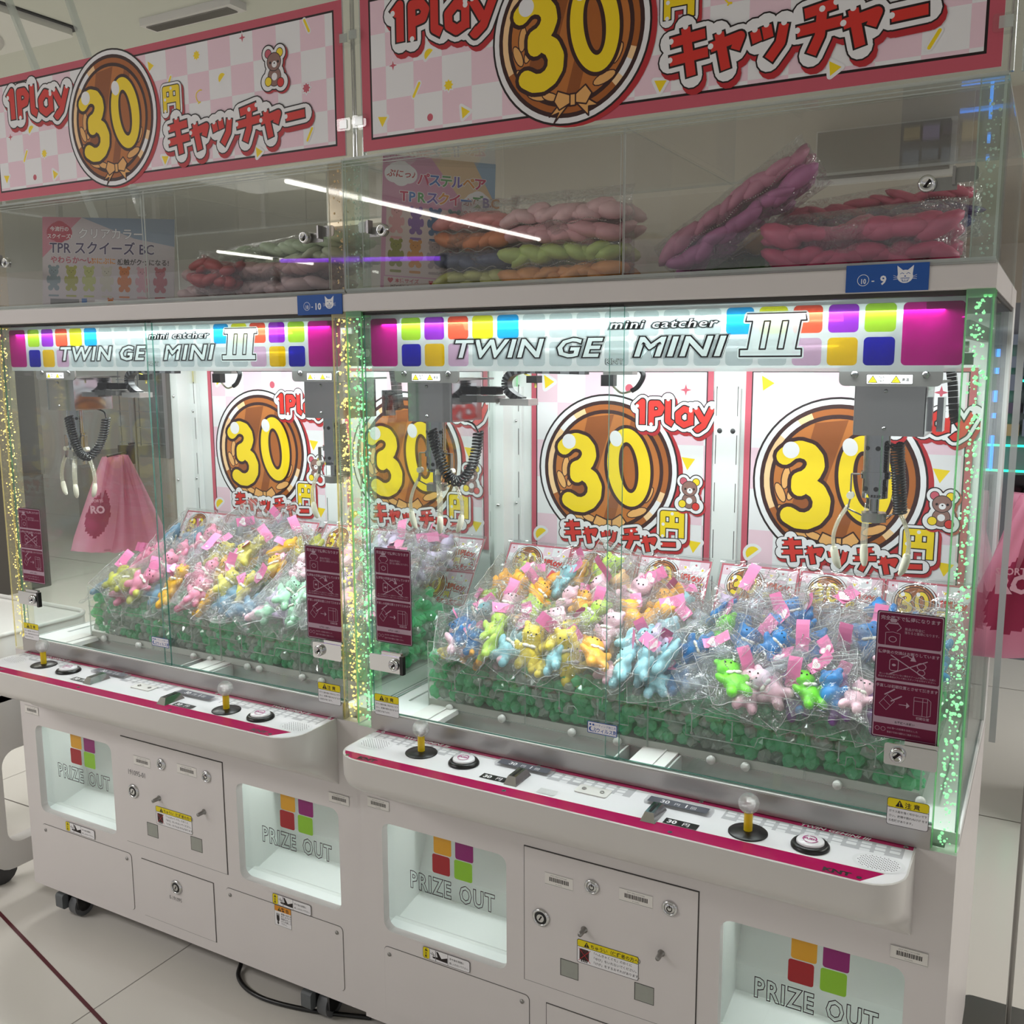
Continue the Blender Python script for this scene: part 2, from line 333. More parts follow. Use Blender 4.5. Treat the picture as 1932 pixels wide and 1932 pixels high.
def confetti(a, items, k=1.0):
    for t, x, y in items:
        s = .011*k
        if t == 'tri': P = [(x-s,y+s*.8),(x+s,y+s*.6),(x-s*.1,y-s)]; a.stroke(P, s*.9, K_WHT, closed=True); a.poly(P, K_YEL)
        elif t == 'trir': P = [(x-s*.7,y+s),(x+s,y),(x-s*.5,y-s)]; a.stroke(P, s*.9, K_WHT, closed=True); a.poly(P, K_YEL)
        elif t == 'dot': a.ell(x, y, s*1.0, s*1.0, K_WHT, n=16); a.ell(x, y, s*.6, s*.62, K_ROSE, n=16)
        elif t == 'star':
            for g, m in ((1.25, K_WHT), (.85, K_ROSE)): a.poly([(x+s*g*(1 if i % 2 == 0 else .32)*math.cos(PI/4*i+PI/2), y+s*g*(1 if i % 2 == 0 else .32)*math.sin(PI/4*i+PI/2)) for i in range(8)], m)
        elif t in ('burst', 'burstr'):
            for g, m in ((1.35, K_WHT), (.95, K_YEL if t == 'burst' else K_ROSE)): a.poly([(x+s*g*(1 if i % 2 == 0 else .66)*math.cos(PI/8*i), y+s*g*(1 if i % 2 == 0 else .66)*math.sin(PI/8*i)) for i in range(16)], m)
        elif t == 'stick': a.stroke([(x-s*.6,y-s),(x+s*.6,y+s)], s*1.0, K_WHT); a.stroke([(x-s*.6,y-s),(x+s*.6,y+s)], s*.5, K_YEL)
        elif t == 'stickb': a.stroke([(x+s*.5,y-s),(x-s*.5,y+s)], s*1.0, K_WHT); a.stroke([(x+s*.5,y-s),(x-s*.5,y+s)], s*.5, K_YEL)
        elif t == 'half': P = [(x+s*math.cos(i*PI/8+.7), y+s*math.sin(i*PI/8+.7)) for i in range(9)]; a.stroke(P, s*.8, K_WHT, closed=True); a.poly(P, K_YEL)
        elif t == 'curl': a.stroke([(x+s*(.9*math.cos(i*.75)*(1-i*.06)), y+s*(1.3-i*.26)+s*.5*math.sin(i*.75)) for i in range(12)], s*.22, K_YEL)
def checker(a, x0, x1, y0, y1, cw, ch, ox=0.0, oy=0.0):
    a.rect(x0, x1, y0, y1, K_WHT); i = 0; x = x0-ox; 
    while x < x1:
        y = y1+oy; j = 0
        while y > y0:
            if (i+j) % 2 == 0:
                xa, xb, ya, yb = max(x, x0), min(x+cw, x1), max(y-ch, y0), min(y, y1)
                if xb > xa+1e-4 and yb > ya+1e-4: a.rect(xa, xb, ya, yb, K_PINK)
            y -= ch; j += 1
        x += cw; i += 1
    return a
def banner_art():
    a = Art(); w, h = 1.125, .292
    a.rect(0, w, 0, h, K_ROSE); a.rect(.020, w-.020, .020, h-.016, K_BLK); checker(a, .024, w-.024, .024, h-.02, .064, .0605, .03, .0)
    confetti(a, [('star', .075, .150), ('half', .158, .157), ('burst', .200, .098), ('stick', .128, .099), ('tri', .048, .052), ('dot', .158, .046), ('trir', .235, .046),
        ('trir', .585, .245), ('burst', .728, .247), ('star', .862, .262), ('stickb', 1.036, .258), ('stick', .640, .203), ('half', .800, .190), ('burstr', 1.03, .140), ('curl', .728, .160),
        ('tri', .616, .042), ('dot', .732, .044), ('trir', .895, .030), ('stick', 1.035, .050)])
    play1(a, .066, .188, .072); coin(a, .448, .150, .152)
    yen(a, .622, .142, .048, .052); catcher(a, .632, .052, .070, .0685, .0008); bearart(a, .948, .176, .050)
    return a
def poster_art(w, h, cols=8):
    """tall wall poster; origin at its bottom left"""
    a = Art(); a.rect(0, w, 0, h, K_ROSE); a.rect(.014, w-.014, .014, h-.008, K_BLK)
    checker(a, .017, w-.017, .017, h-.010, .079, .098, .02, .02)
    c = (w*.44, h*.485)
    confetti(a, [('dot', w*.56, h*.90), ('star', w*.86, h*.895), ('tri', w*.88, h*.54), ('trir', w*.10, h*.93), ('tri', w*.92, h*.13), ('half', w*.06, h*.12)], 1.6)
    coin(a, c[0], c[1], .193); play1(a, c[0]+.072, c[1]+.118, .062)
    yen(a, c[0]+.150, c[1]-.160, .058, .064); catcher(a, c[0]-.118, c[1]-.190, .052, .054, -.003, out=.22); bearart(a, c[0]+.222, c[1]-.062, .052)
    return a
def card_art(w, h):
    a = Art(); a.rect(0, w, 0, h, K_ROSE); a.rect(.004, w-.004, .004, h-.004, K_BLK); checker(a, .0045, w-.0045, .0045, h-.0045, .026, .024, .006, 0)
    confetti(a, [('tri', w*.66, h*.78), ('dot', w*.80, h*.86), ('trir', w*.90, h*.74), ('tri', .02, .02), ('half', w*.72, h*.60), ('dot', w*.08, h*.86)], .4)
    coin(a, w*.34, h*.50, h*.47); play1(a, w*.60, h*.44, .017); yen(a, w*.60, h*.20, .015, .015); bearart(a, w*.90, h*.24, .015); catcher(a, w*.50, h*.04, .013, .0135)
    return a

# ---------------------------------------------------------------- small printed stickers
def barcode(a, x, y, w, h, m=None):
    a.rect(x, x+w, y, y+h, mat('ink_label_paper', (224, 220, 214), 0.5)); rnd = random.Random(3)
    for yy in (y+h*.02, y+h*.95): a.rect(x, x+w, yy, yy+h*.03, K_GREY)
    a.text('KNT MINI CATCHER', x+w*.5, y+h*.74, h*.15, K_GREY, align='CENTER'); a.text('M-191095', x+w*.5, y+h*.12, h*.13, K_GREY, align='CENTER')
    t = x+w*.16
    while t < x+w*.84: q = rnd.choice((.018, .03, .045))*w; a.rect(t, t+q*.62, y+h*.32, y+h*.66, K_BLK); t += q
def tri_mark(a, x, y, s):
    a.poly([(x-s*.56, y), (x+s*.56, y), (x, y+s)], K_BLK); a.text('!', x, y+s*.14, s*.8, K_CY, bold=.02, align='CENTER')
def caution_glass():
    a = Art(); w, h = .064, .047; a.rr(0, w, 0, h, .004, K_BLK); a.rr(.0008, w-.0008, .0008, h-.0008, .0035, K_WHT)
    a.rr(.0008, w-.0008, h*.66, h-.0008, .0035, K_CY); a.rect(.0008, w-.0008, h*.645, h*.665, K_BLK); tri_mark(a, w*.3, h*.70, h*.25); a.text('注 意', w*.42, h*.715, h*.22, K_BLK, bold=.02)
    for i, t in enumerate(('ガラス面を強く叩かないで下', 'さい。故障や割れぬけが をす', 'る危険があります。')): a.text(t, w*.05, h*(.48-.17*i), w*.070, K_BLK, bold=.012)
    return a
def warn_coin():
    a = Art(); w, h = .130, .050; a.rr(0, w, 0, h, .004, K_BLK); a.rr(.001, w-.001, .001, h-.001, .0035, K_WHT); a.rr(.001, w-.001, h*.70, h-.001, .0035, K_CY)
    a.rect(.001, w-.001, h*.69, h*.71, K_BLK); tri_mark(a, w*.16, h*.73, h*.22); a.text('ちゅうい（保護者の方へ）', w*.22, h*.755, h*.185, K_BLK, bold=.018)
    for i, t in enumerate(('「へんきゃくぐち」のおくに', '「ゆび」をいれないでください。', '「けが」をするおそれがあります。')): a.text(t, w*.25, h*(.52-.2*i), w*.050, K_BLK, bold=.01)
    a.rr(w*.04, w*.2, h*.14, h*.62, .003, ink('sticker_dark', (70, 44, 44))); 
    for i in range(4): a.stroke([(w*(.075+.03*i), h*.08), (w*(.075+.03*i), h*(.42+.05*(i == 1)))], w*.018, K_BLK)
    a.stroke([(w*.03, h*.10), (w*.22, h*.62)], .0012, K_DRED); a.stroke([(w*.03, h*.62), (w*.22, h*.10)], .0012, K_DRED)
    return a
def warn_hand():
    a = Art(); w, h = .120, .027; a.rr(0, w, 0, h, .005, K_BLK); a.rr(.0008, w-.0008, .0008, h-.0008, .0045, K_WHT); a.rr(.0008, w*.14, .0008, h-.0008, .0045, K_CY)
    tri_mark(a, w*.072, h*.66, h*.27); a.text('注', w*.035, h*.38, h*.26, K_BLK, bold=.02); a.text('意', w*.035, h*.10, h*.26, K_BLK, bold=.02)
    a.rect(w*.145, w*.152, .0008, h-.0008, K_BLK); a.rect(w*.535, w*.542, .0008, h-.0008, K_BLK)
    a.poly([(w*.2, h*.36), (w*.32, h*.42), (w*.29, h*.9), (w*.33, h*.88), (w*.40, h*.40), (w*.53, h*.62), (w*.53, h*.18), (w*.38, h*.20), (w*.22, h*.24)], K_BLK)
    a.stroke([(w*.17, h*.6), (w*.24, h*.44)], .0014, K_BLK); a.stroke([(w*.20, h*.72), (w*.25, h*.5)], .0014, K_BLK); a.rect(w*.27, w*.285, h*.05, h*.95, K_GREY)
    a.text('手や指を隙間に', w*.57, h*.58, h*.2, K_BLK, bold=.01); a.text('差し入れないで下さい。', w*.57, h*.22, h*.2, K_BLK, bold=.01, sx=.85)
    return a
def warn_orange():
    a = Art(); w, h = .052, .052; a.rect(0, w, 0, h, K_BLK); a.rect(.0006, w-.0006, .0006, h-.0006, K_WHT); a.rect(.0006, w-.0006, h*.72, h-.0006, K_OR); tri_mark(a, w*.3, h*.74, h*.2)
    a.text('警 告', w*.42, h*.76, h*.2, K_BLK, bold=.02); a.ell(w*.2, h*.36, w*.09, h*.16, K_BLK); a.ell(w*.2, h*.14, w*.05, h*.08, K_BLK)
    for i in range(4): a.stroke([(w*(.12+.05*i), h*.44), (w*(.12+.05*i), h*.6)], w*.03, K_BLK)
    for i, t in enumerate(('感電の危険が', 'ありますので', '電源を切って', 'から作業して', '下さい。')): a.text(t, w*.38, h*(.58-.12*i), h*.105, K_BLK, bold=.01)
    return a
def rule_sign(w, h):
    a = Art(); L = K_GREY if False else ink('sign_line', (176, 150, 164)); a.rr(0, w, 0, h, .004, ink('sign_edge', (60, 20, 44))); a.rr(.0015, w-.0015, .0015, h-.0015, .003, L)
    for y0, y1 in ((.735, .985), (.465, .715), (.165, .445)): a.rr(.003, w-.003, h*y0, h*y1, .003, K_SIGN)
    a.rect(.003, w-.003, h*.015, h*.115, K_SIGN); a.text('お客様へお願い', w*.5, h*.128, h*.020, K_BLK, bold=.02, align='CENTER', sp=1.1)
    a.text('SNS 等への投稿を目的とした', w*.24, h*.078, h*.017, L); a.text('動画や写真の撮影はご遠慮ください。', w*.24, h*.045, h*.017, L, sx=.86)
    for cx in (.09, .18): a.ell(w*cx, h*.07, w*.036, w*.036, L, n=16); a.ell(w*cx, h*.07, w*.03, w*.03, K_SIGN, n=16)
    a.text('完全落下で獲得になります', w*.5, h*.935, w*.074, L, bold=.015, align='CENTER'); a.text('獲得後の交換はお断りしています', w*.5, h*.672, w*.061, L, bold=.015, align='CENTER')
    a.text('手直しは初期位置とさせて頂きます', w*.5, h*.405, w*.058, L, bold=.015, align='CENTER')
    a.text('景品が完全に', w*.42, h*.865, w*.05, L); a.text('落ちると獲得になります。', w*.42, h*.838, w*.05, L, sx=.9)
    a.text('新しい景品が出ていない場合やアームが届かない位置に', w*.5, h*.503, w*.034, L, align='CENTER'); a.text('景品がある場合はプレイ前にスタッフをお呼びください。', w*.5, h*.482, w*.034, L, align='CENTER')
    a.text('初期位置', w*.76, h*.185, w*.05, L, align='CENTER', bold=.01)
    l = .0007; x, y = w*.25, h*.87
    a.rr(x-.005, x+.005, y+.010, y+.016, .002, L); a.stroke([(x-.006, y+.010), (x-.012, y+.002), (x-.006, y-.004)], l*1.4, L); a.stroke([(x+.006, y+.010), (x+.012, y+.002), (x+.006, y-.004)], l*1.4, L); a.stroke([(x-.007, y+.008), (x+.007, y+.008)], l*3, L)
    x, y = w*.25, h*.775
    a.stroke([(x-.011, y-.008), (x-.011, y+.012), (x, y+.014), (x+.011, y+.012), (x+.011, y-.008)], l, L); a.ell(x, y+.002, .006, .005, L); a.ell(x, y+.002, .005, .004, K_SIGN)
    y = h*.585; a.rr(w*.22, w*.36, y-.010, y+.010, .004, L); a.rr(w*.22+.001, w*.36-.001, y-.009, y+.009, .003, K_SIGN); a.ell(w*.29, y, .003, .002, L); a.ell(w*.70, y+.003, .007, .006, L); a.ell(w*.70, y+.003, .006, .005, K_SIGN)
    a.ell(w*.70, y-.007, .006, .005, L); a.ell(w*.70, y-.007, .005, .004, K_SIGN); a.stroke([(w*.24, y+.016), (w*.76, y-.015)], l*2.2, L); a.stroke([(w*.24, y-.015), (w*.78, y+.012)], l*2.2, L)
    a.stroke([(w*.40, y+.014), (w*.48, y+.018), (w*.55, y+.014)], l*2, L); a.poly([(w*.53, y+.010), (w*.62, y+.010), (w*.57, y+.020)], L)
    y = h*.29; P = [(w*.10, y-.004), (w*.22, y+.012), (w*.33, y+.002), (w*.21, y-.014)]; a.stroke(P, l, L, closed=True); a.stroke([(w*.16, y+.004), (w*.27, y-.006)], l, L)
    a.stroke([(w*.18, y+.012), (w*.32, y+.022)], l*3, L); a.stroke([(w*.28, y+.002), (w*.43, y+.012)], l*3, L); a.stroke([(w*.40, y-.002), (w*.52, y-.002)], l*1.6, L); a.poly([(w*.51, y+.003), (w*.51, y-.007), (w*.56, y-.002)], L)
    a.stroke([(w*.62, y-.016), (w*.62, y+.014), (w*.82, y+.014), (w*.82, y-.016)], l, L, closed=True); a.stroke([(w*.62, y+.008), (w*.82, y+.008)], l, L); a.stroke([(w*.75, y+.014), (w*.75, y-.016)], l, L); a.stroke([(w*.82, y+.014), (w*.87, y+.010), (w*.87, y-.014), (w*.82, y-.016)], l, L)
    return a
def cat_tag(txt):
    a = Art(); w, h = .120, .041; a.rr(0, w, 0, h, .002, K_BLUE)
    a.ell(w*.215, h*.44, .0088, .0088, K_WHT, n=24); a.ell(w*.215, h*.44, .008, .008, K_BLUE, n=24); a.text('10', w*.215, h*.31, .0105, K_WHT, bold=.02, align='CENTER', sx=.85); a.text('-', w*.335, h*.31, .015, K_WHT, bold=.01, align='CENTER')
    a.text(txt, w*.46, h*.26, .0185, K_WHT, bold=.03, align='CENTER')
    x, y = w*.72, h*.52; a.ell(x, y, .0112, .0098, K_WHT, n=24)
    for d in (-1, 1):
        a.poly([(x+d*.0105, y+.003), (x+d*.0118, y+.0165), (x+d*.003, y+.009)], K_WHT)
        a.stroke([(x+d*.0018, y+.004), (x+d*.0045, y+.0055), (x+d*.007, y+.004)], .0008, K_BLUE)
        for q in (-.003, 0, .003): a.stroke([(x+d*.009, y-.002+q*.4), (x+d*.0165, y-.001+q)], .0005, K_WHT)
    a.ell(x, y+.0005, .0014, .001, K_BLUE, n=8); a.poly([(x-.0065, y-.002), (x+.0065, y-.002), (x+.004, y-.0075), (x-.004, y-.0075)], K_BLUE); a.poly([(x-.0055, y-.0028), (x+.0055, y-.0028), (x+.0035, y-.0067), (x-.0035, y-.0067)], K_WHT)
    for q in (-.003, 0, .003): a.rect(x+q-.0003, x+q+.0003, y-.0068, y-.0028, K_BLUE)
    return a
# ---------------------------------------------------------------- the claw machines
WD = 1.2
def helix(path, r, turns, per=9):
    path = [Vector(p) for p in path]; L = [0]
    for i in range(1, len(path)): L.append(L[-1]+(path[i]-path[i-1]).length)
    out = []; n = int(turns*per)
    for k in range(n+1):
        s = L[-1]*k/n; i = 0
        while i < len(path)-2 and L[i+1] < s: i += 1
        t = (s-L[i])/max(1e-9, L[i+1]-L[i]); p = path[i].lerp(path[i+1], min(1, t))
        d = (path[min(i+2, len(path)-1)]-path[max(i-1, 0)]).normalized(); a = Vector((0, 1, 0)); b = d.cross(a).normalized()
        th = 2*PI*k/per; out.append(p+a*math.cos(th)*r+b*math.sin(th)*r)
    return out
def arcpath(pts, n=8):
    """smooth path through points"""
    P = [Vector(p) for p in pts]; P = [P[0]]+P+[P[-1]]; out = []
    for i in range(1, len(P)-2):
        for k in range(n):
            t = k/n; a, b, c, d = P[i-1], P[i], P[i+1], P[i+2]
            out.append(.5*((2*b)+(c-a)*t+(2*a-5*b+4*c-d)*t*t+(-a+3*b-3*c+d)*t**3))
    out.append(P[-2]); return out
M_CLEARF = film('clear_finger_plastic', (0.96, 0.95, 0.88), 0.12, 0.6, 2.0, 0.05, haze=0.22, hazecol=(0.95, 0.93, 0.82))
M_TIP = mat('cream_rubber', (226, 222, 204), 0.5)
M_MIRROR = mat('polished_steel_cover', (150, 148, 148), 0.12, 0.95)
M_CCHR = mat('claw_chrome', (150, 150, 153), 0.07, 1.0)
def make_claw(root, cx, style):
    """gripper hanging from its carriage; cx = centre of its housing"""
    c = empty('claw_unit'); c.parent = root; cyy = .16; tx = cx-.024
    q = MB(); q.rbox(cx-.056, cx+.056, .10, .225, 1.440, 1.526, .004, M_MIRROR, 'z')
    for z in (1.452, 1.514): q.lathe([(.0001, .0024), (.003, .0022), (.0034, 0)], (cx-.006, .10, z), M_CCHR, 10, 'y')
    q.box(cx+.056, cx+.0565, .101, .2, 1.444, 1.52, M_CCHR); q.build('housing', c)
    q = MB(); q.rbox(cx-.080, cx+.080, .090, .094, 1.522, 1.565, .010, M_STEEL, 'y'); q.box(cx-.08, cx+.08, .094, .235, 1.527, 1.531, M_STEEL)
    for dx in (-.055, .055): q.lathe([(.0001, .003), (.006, .0026), (.0066, 0)], (cx+dx, .09, 1.541), M_CCHR, 6, 'y')
    q.build('mounting_plate', c)
    a = Art(); a.rr(-.036, .036, 0, .016, .001, K_BLK); a.rr(-.0354, .0354, .0006, .0154, .001, K_WHT); a.rect(-.0003, .0003, .0006, .0154, K_BLK)
    for dx, t in ((-.026, '指を挟む'), (.010, '高温')):
        a.poly([(dx-.008, .002), (dx+.008, .002), (dx, .0145)], K_BLK); a.poly([(dx-.0062, .003), (dx+.0062, .003), (dx, .0125)], K_CY); a.stroke([(dx-.003, .005), (dx+.002, .008)], .0008, K_BLK)
        a.text(t[:2], dx+.009, .009 if len(t) > 2 else .0055, .0056, K_BLK, bold=.01)
        if len(t) > 2: a.text(t[2:], dx+.009, .003, .0056, K_BLK, bold=.01)
    a.front(MB(), cx, 1.5255, .0899).build('warning_label', c)
    q = MB(); q.rbox(cx-.085, cx+.09, .10, .25, 1.566, 1.640, .006, M_DGREY, 'z'); q.cyl((cx+.02, .085, 1.605), (cx+.02, .10, 1.605), .022, n=18, m=M_BLACK); q.cyl((cx+.02, .075, 1.605), (cx+.02, .10, 1.605), .006, n=10, m=M_STEEL)
    q.box(cx+.055, cx+.085, .078, .10, 1.575, 1.612, M_BLACK); q.build('carriage', c)
    q = MB(); q.cyl((tx, cyy, 1.328), (tx, cyy, 1.441), .0215, n=24, m=M_CCHR); q.cyl((tx, cyy, 1.300), (tx, cyy, 1.330), .008, n=12, m=M_CCHR); q.cyl((tx, cyy, 1.438), (tx, cyy, 1.443), .026, n=20, m=M_BLACK)
    for an in (-2.2, -1.35, -.5):
        for z in (1.415, 1.345):
            d = Vector((math.cos(an), math.sin(an), 0)); p = Vector((tx, cyy, z)); q.cyl(p+d*.0212, p+d*.0218, .0042, n=12, m=M_BLACK)
    q.build('cylinder', c)
    q = MB(); q.cyl((tx, cyy, 1.362), (tx, cyy, 1.374), .0245, n=24, m=M_CCHR); q.cyl((tx, cyy, 1.286), (tx, cyy, 1.302), .0225, n=6, m=M_STEEL); q.build('collar', c)
    a = Art(); a.rect(-.014, .014, 0, .008, K_WHT); a.poly([(-.013, .001), (-.006, .001), (-.0095, .0075)], K_CY); a.text('高温注意', -.004, .0016, .0055, K_BLK, bold=.01, sx=.85)
    q = MB(); a.front(q, 0, 0, 0); 
    q.v = [(tx+.0222*math.sin(x/.0222), cyy-.0222*math.cos(x/.0222)+y, 1.329+z) for x, y, z in q.v]; q.build('heat_label', c)
    angs = (math.pi*1.02, -0.35, 1.9) if style == 'R' else (math.pi*1.05, -0.02, -1.0)
    for i, an in enumerate(angs):
        d = Vector((math.cos(an), math.sin(an)*.75, 0)); b = Vector((tx, cyy, 0)); Z = Vector((0, 0, 1)); sd = Vector((-d.y, d.x, 0)).normalized()
        f_ = MB()
        p = [b+d*.026+Z*1.368, b+d*.040+Z*1.368, b+d*.040+Z*1.325, b+d*.044+Z*1.305]
        for k in range(3): 
            u, v = p[k], p[k+1]; w = (v-u).normalized(); n_ = w.cross(sd)
            vs = [u+sd*.005+n_*.001, u-sd*.005+n_*.001, u-sd*.005-n_*.001, u+sd*.005-n_*.001]; vs += [x+(v-u) for x in vs]
            f_.add(vs, [(0,1,2,3),(7,6,5,4),(0,4,5,1),(1,5,6,2),(2,6,7,3),(3,7,4,0)], M_STEEL)
        f_.cyl(b+d*.040+sd*.006+Z*1.330, b+d*.040-sd*.006+Z*1.330, .0065, n=14, m=M_TIP); f_.cyl(b+d*.012+Z*1.292, b+d*.044+Z*1.306, .0016, n=6, m=M_CCHR)
        pts = arcpath([b+d*.043+Z*1.312, b+d*.058+Z*1.285, b+d*.066+Z*1.255, b+d*.063+Z*1.228], 5); f_.tube([x+sd*.0045 for x in pts], .0018, M_CLEARF, 6); f_.tube([x-sd*.0045 for x in pts], .0018, M_CLEARF, 6)
        f_.tube(pts, .0036, M_CLEARF, 8)
        tp = arcpath([b+d*.064+Z*1.236, b+d*.062+Z*1.222, b+d*.057+Z*1.206, b+d*.052+Z*1.198], 3); f_.tube(tp, [.005, .0062, .0068, .007, .007, .0068, .0062, .005, .004, .003][:len(tp)], M_TIP, 10)
        f_.build('finger', c)
    q = MB(); x = tx
    if style == 'R': path = arcpath([(x+.034, .15, 1.425), (x+.036, .15, 1.39), (x+.042, .15, 1.33), (x+.044, .15, 1.303)]); q.tube(helix(path, .0105, 26, 9), .0021, M_BLACK, 5); q.tube(arcpath([(x+.012, .15, 1.43), (x+.03, .14, 1.415), (x+.034, .15, 1.425)]), .002, M_BLACK, 5)
    else: path = arcpath([(x+.006, .135, 1.42), (x+.022, .13, 1.38), (x+.048, .13, 1.325), (x+.072, .14, 1.313), (x+.086, .16, 1.335), (x+.09, .18, 1.375), (x+.09, .19, 1.415)]); q.tube(helix(path, .0105, 36, 10), .0025, M_BLACK, 5); q.tube(arcpath([(x+.09, .19, 1.415), (x+.07, .2, 1.432), (x+.04, .2, 1.44)]), .0022, M_BLACK, 5)
    q.build('coiled_cable', c)
    # drag chain with its bracket
    q = MB(); s = 1 if style == 'L' else .75
    if style == 'L':
        ch = arcpath([(cx+.30, .24, 1.545), (cx+.20, .24, 1.547), (cx+.14, .24, 1.546), (cx+.112, .24, 1.53), (cx+.112, .24, 1.505), (cx+.135, .24, 1.487), (cx+.15, .24, 1.482)], 5)
        q.box(cx+.055, cx+.10, .20, .25, 1.478, 1.492, M_STEEL); q.box(cx+.105, cx+.175, .215, .26, 1.472, 1.486, M_RAIL)
        q.rbox(cx+.06, cx+.10, .21, .24, 1.494, 1.512, .003, M_BLACK, 'y'); q.box(cx+.165, cx+.19, .225, .25, 1.52, 1.535, M_BLACK)
        q.tube(arcpath([(cx+.155, .235, 1.54), (cx+.178, .235, 1.528), (cx+.182, .235, 1.51)]), .0022, mat('yellow_wire', (224, 206, 90), .5), 5)
    else:
        ch = arcpath([(cx+.075, .27, 1.55), (cx+.08, .27, 1.52), (cx+.085, .27, 1.47), (cx+.09, .27, 1.455)], 5)
        q.box(cx+.06, cx+.07, .24, .28, 1.44, 1.50, M_CCHR)
    for i in range(len(ch)-1):
        u, v = ch[i], ch[i+1]; w = (v-u).normalized(); n_ = w.cross(Vector((0, 1, 0))); mdl = (u+v)/2; L = (v-u).length*.46; Y = Vector((0, .011, 0))
        vs = [mdl+w*L*a_+n_*.0075*b_+Y*c_ for a_, b_, c_ in ((-1,-1,-1),(1,-1,-1),(1,1,-1),(-1,1,-1),(-1,-1,1),(1,-1,1),(1,1,1),(-1,1,1))]
        q.add(vs, [(0,3,2,1),(4,5,6,7),(0,1,5,4),(1,2,6,5),(2,3,7,6),(3,0,4,7)], M_BLACK if i % 2 else M_DGREY)
    q.build('cable_chain', c)
    return c

def post_bubbles(x0, x1, y0, y1, z0, z1, n, rnd, m, rmax=.0034):
    q = MB()
    for i in range(n):
        r = rnd.uniform(.0011, rmax)*(1 if rnd.random() < .5 else .7); cx = (x0+x1)/2+(rnd.random()-.5)*(x1-x0)*.72*(1 if i % 3 else .5)
        q.ball((cx, rnd.uniform(y0+.004, y1-.004), rnd.uniform(z0, z1)), r, m, 7, 4)
    return q

def outline(d, xl, xr, r, n=6):
    r = min(r, d*.99) if d > .001 else 0.0005; p = [(xr, 0.0)]
    for i in range(n+1): t = -PI/2*i/n; p.append((xr-r+r*math.cos(t), -d+r+r*math.sin(t)))
    for i in range(n+1): t = -PI/2-PI/2*i/n; p.append((xl+r+r*math.cos(t), -d+r+r*math.sin(t)))
    p.append((xl, 0.0)); return p

M_BIN = mat('prize_bin_white', (226, 232, 228), 0.35, noise_amt=.04, noise_scale=14)
M_OVL = mat('console_overlay_white', (238, 236, 239), 0.12)
M_CONS = mat('console_white', (206, 202, 198), 0.28)
M_LED = mat('led_tube', (240, 255, 250), emit=1.6)
def backlit(name, rgb, see):
    m = bpy.data.materials.new(name); m.use_nodes = True; nt = m.node_tree; N = nt.nodes; L = nt.links; N.remove(N['Principled BSDF']); c = lin(rgb)+(1,)
    df = N.new('ShaderNodeBsdfDiffuse'); tl = N.new('ShaderNodeBsdfTranslucent'); tr = N.new('ShaderNodeBsdfRefraction'); tr.inputs['Roughness'].default_value = .12; tr.inputs['IOR'].default_value = 1.02
    for n_ in (df, tl, tr): n_.inputs[0].default_value = c
    a_ = N.new('ShaderNodeMixShader'); a_.inputs[0].default_value = .72; L.new(df.outputs[0], a_.inputs[1]); L.new(tl.outputs[0], a_.inputs[2])
    b_ = N.new('ShaderNodeMixShader'); b_.inputs[0].default_value = see; L.new(a_.outputs[0], b_.inputs[1]); L.new(tr.outputs[0], b_.inputs[2])
    gl = N.new('ShaderNodeBsdfGlossy'); gl.inputs['Roughness'].default_value = .06; g_ = N.new('ShaderNodeMixShader'); g_.inputs[0].default_value = .04; L.new(b_.outputs[0], g_.inputs[1]); L.new(gl.outputs[0], g_.inputs[2])
    L.new(g_.outputs[0], N['Material Output'].inputs[0]); return m
def clearprint(name, rgb, k):
    m = bpy.data.materials.new(name); m.use_nodes = True; nt = m.node_tree; N = nt.nodes; L = nt.links; N.remove(N['Principled BSDF']); c = lin(rgb)+(1,)
    df = N.new('ShaderNodeBsdfDiffuse'); tr = N.new('ShaderNodeBsdfTransparent'); df.inputs[0].default_value = c; tr.inputs[0].default_value = tuple(min(1, x*1.05) for x in c[:3])+(1,)
    a_ = N.new('ShaderNodeMixShader'); a_.inputs[0].default_value = k; L.new(df.outputs[0], a_.inputs[1]); L.new(tr.outputs[0], a_.inputs[2]); L.new(a_.outputs[0], N['Material Output'].inputs[0]); return m
HP_GREY = clearprint('header_print_grey', (214, 222, 224), .86); HP_WHT = backlit('header_print_white', (246, 250, 250), .52)
HPC = {k: clearprint('header_print_'+k, c, .80) for k, c, t in (('magenta', (188, 18, 128), .35), ('lime', (168, 206, 50), .3), ('purple', (150, 50, 190), .3), ('red', (226, 82, 56), .2), ('yellow', (228, 222, 36), .18), ('blue', (30, 160, 226), .15), ('navy', (24, 22, 140), .25), ('gold', (232, 184, 30), .2), ('pink', (226, 186, 214), .35))}

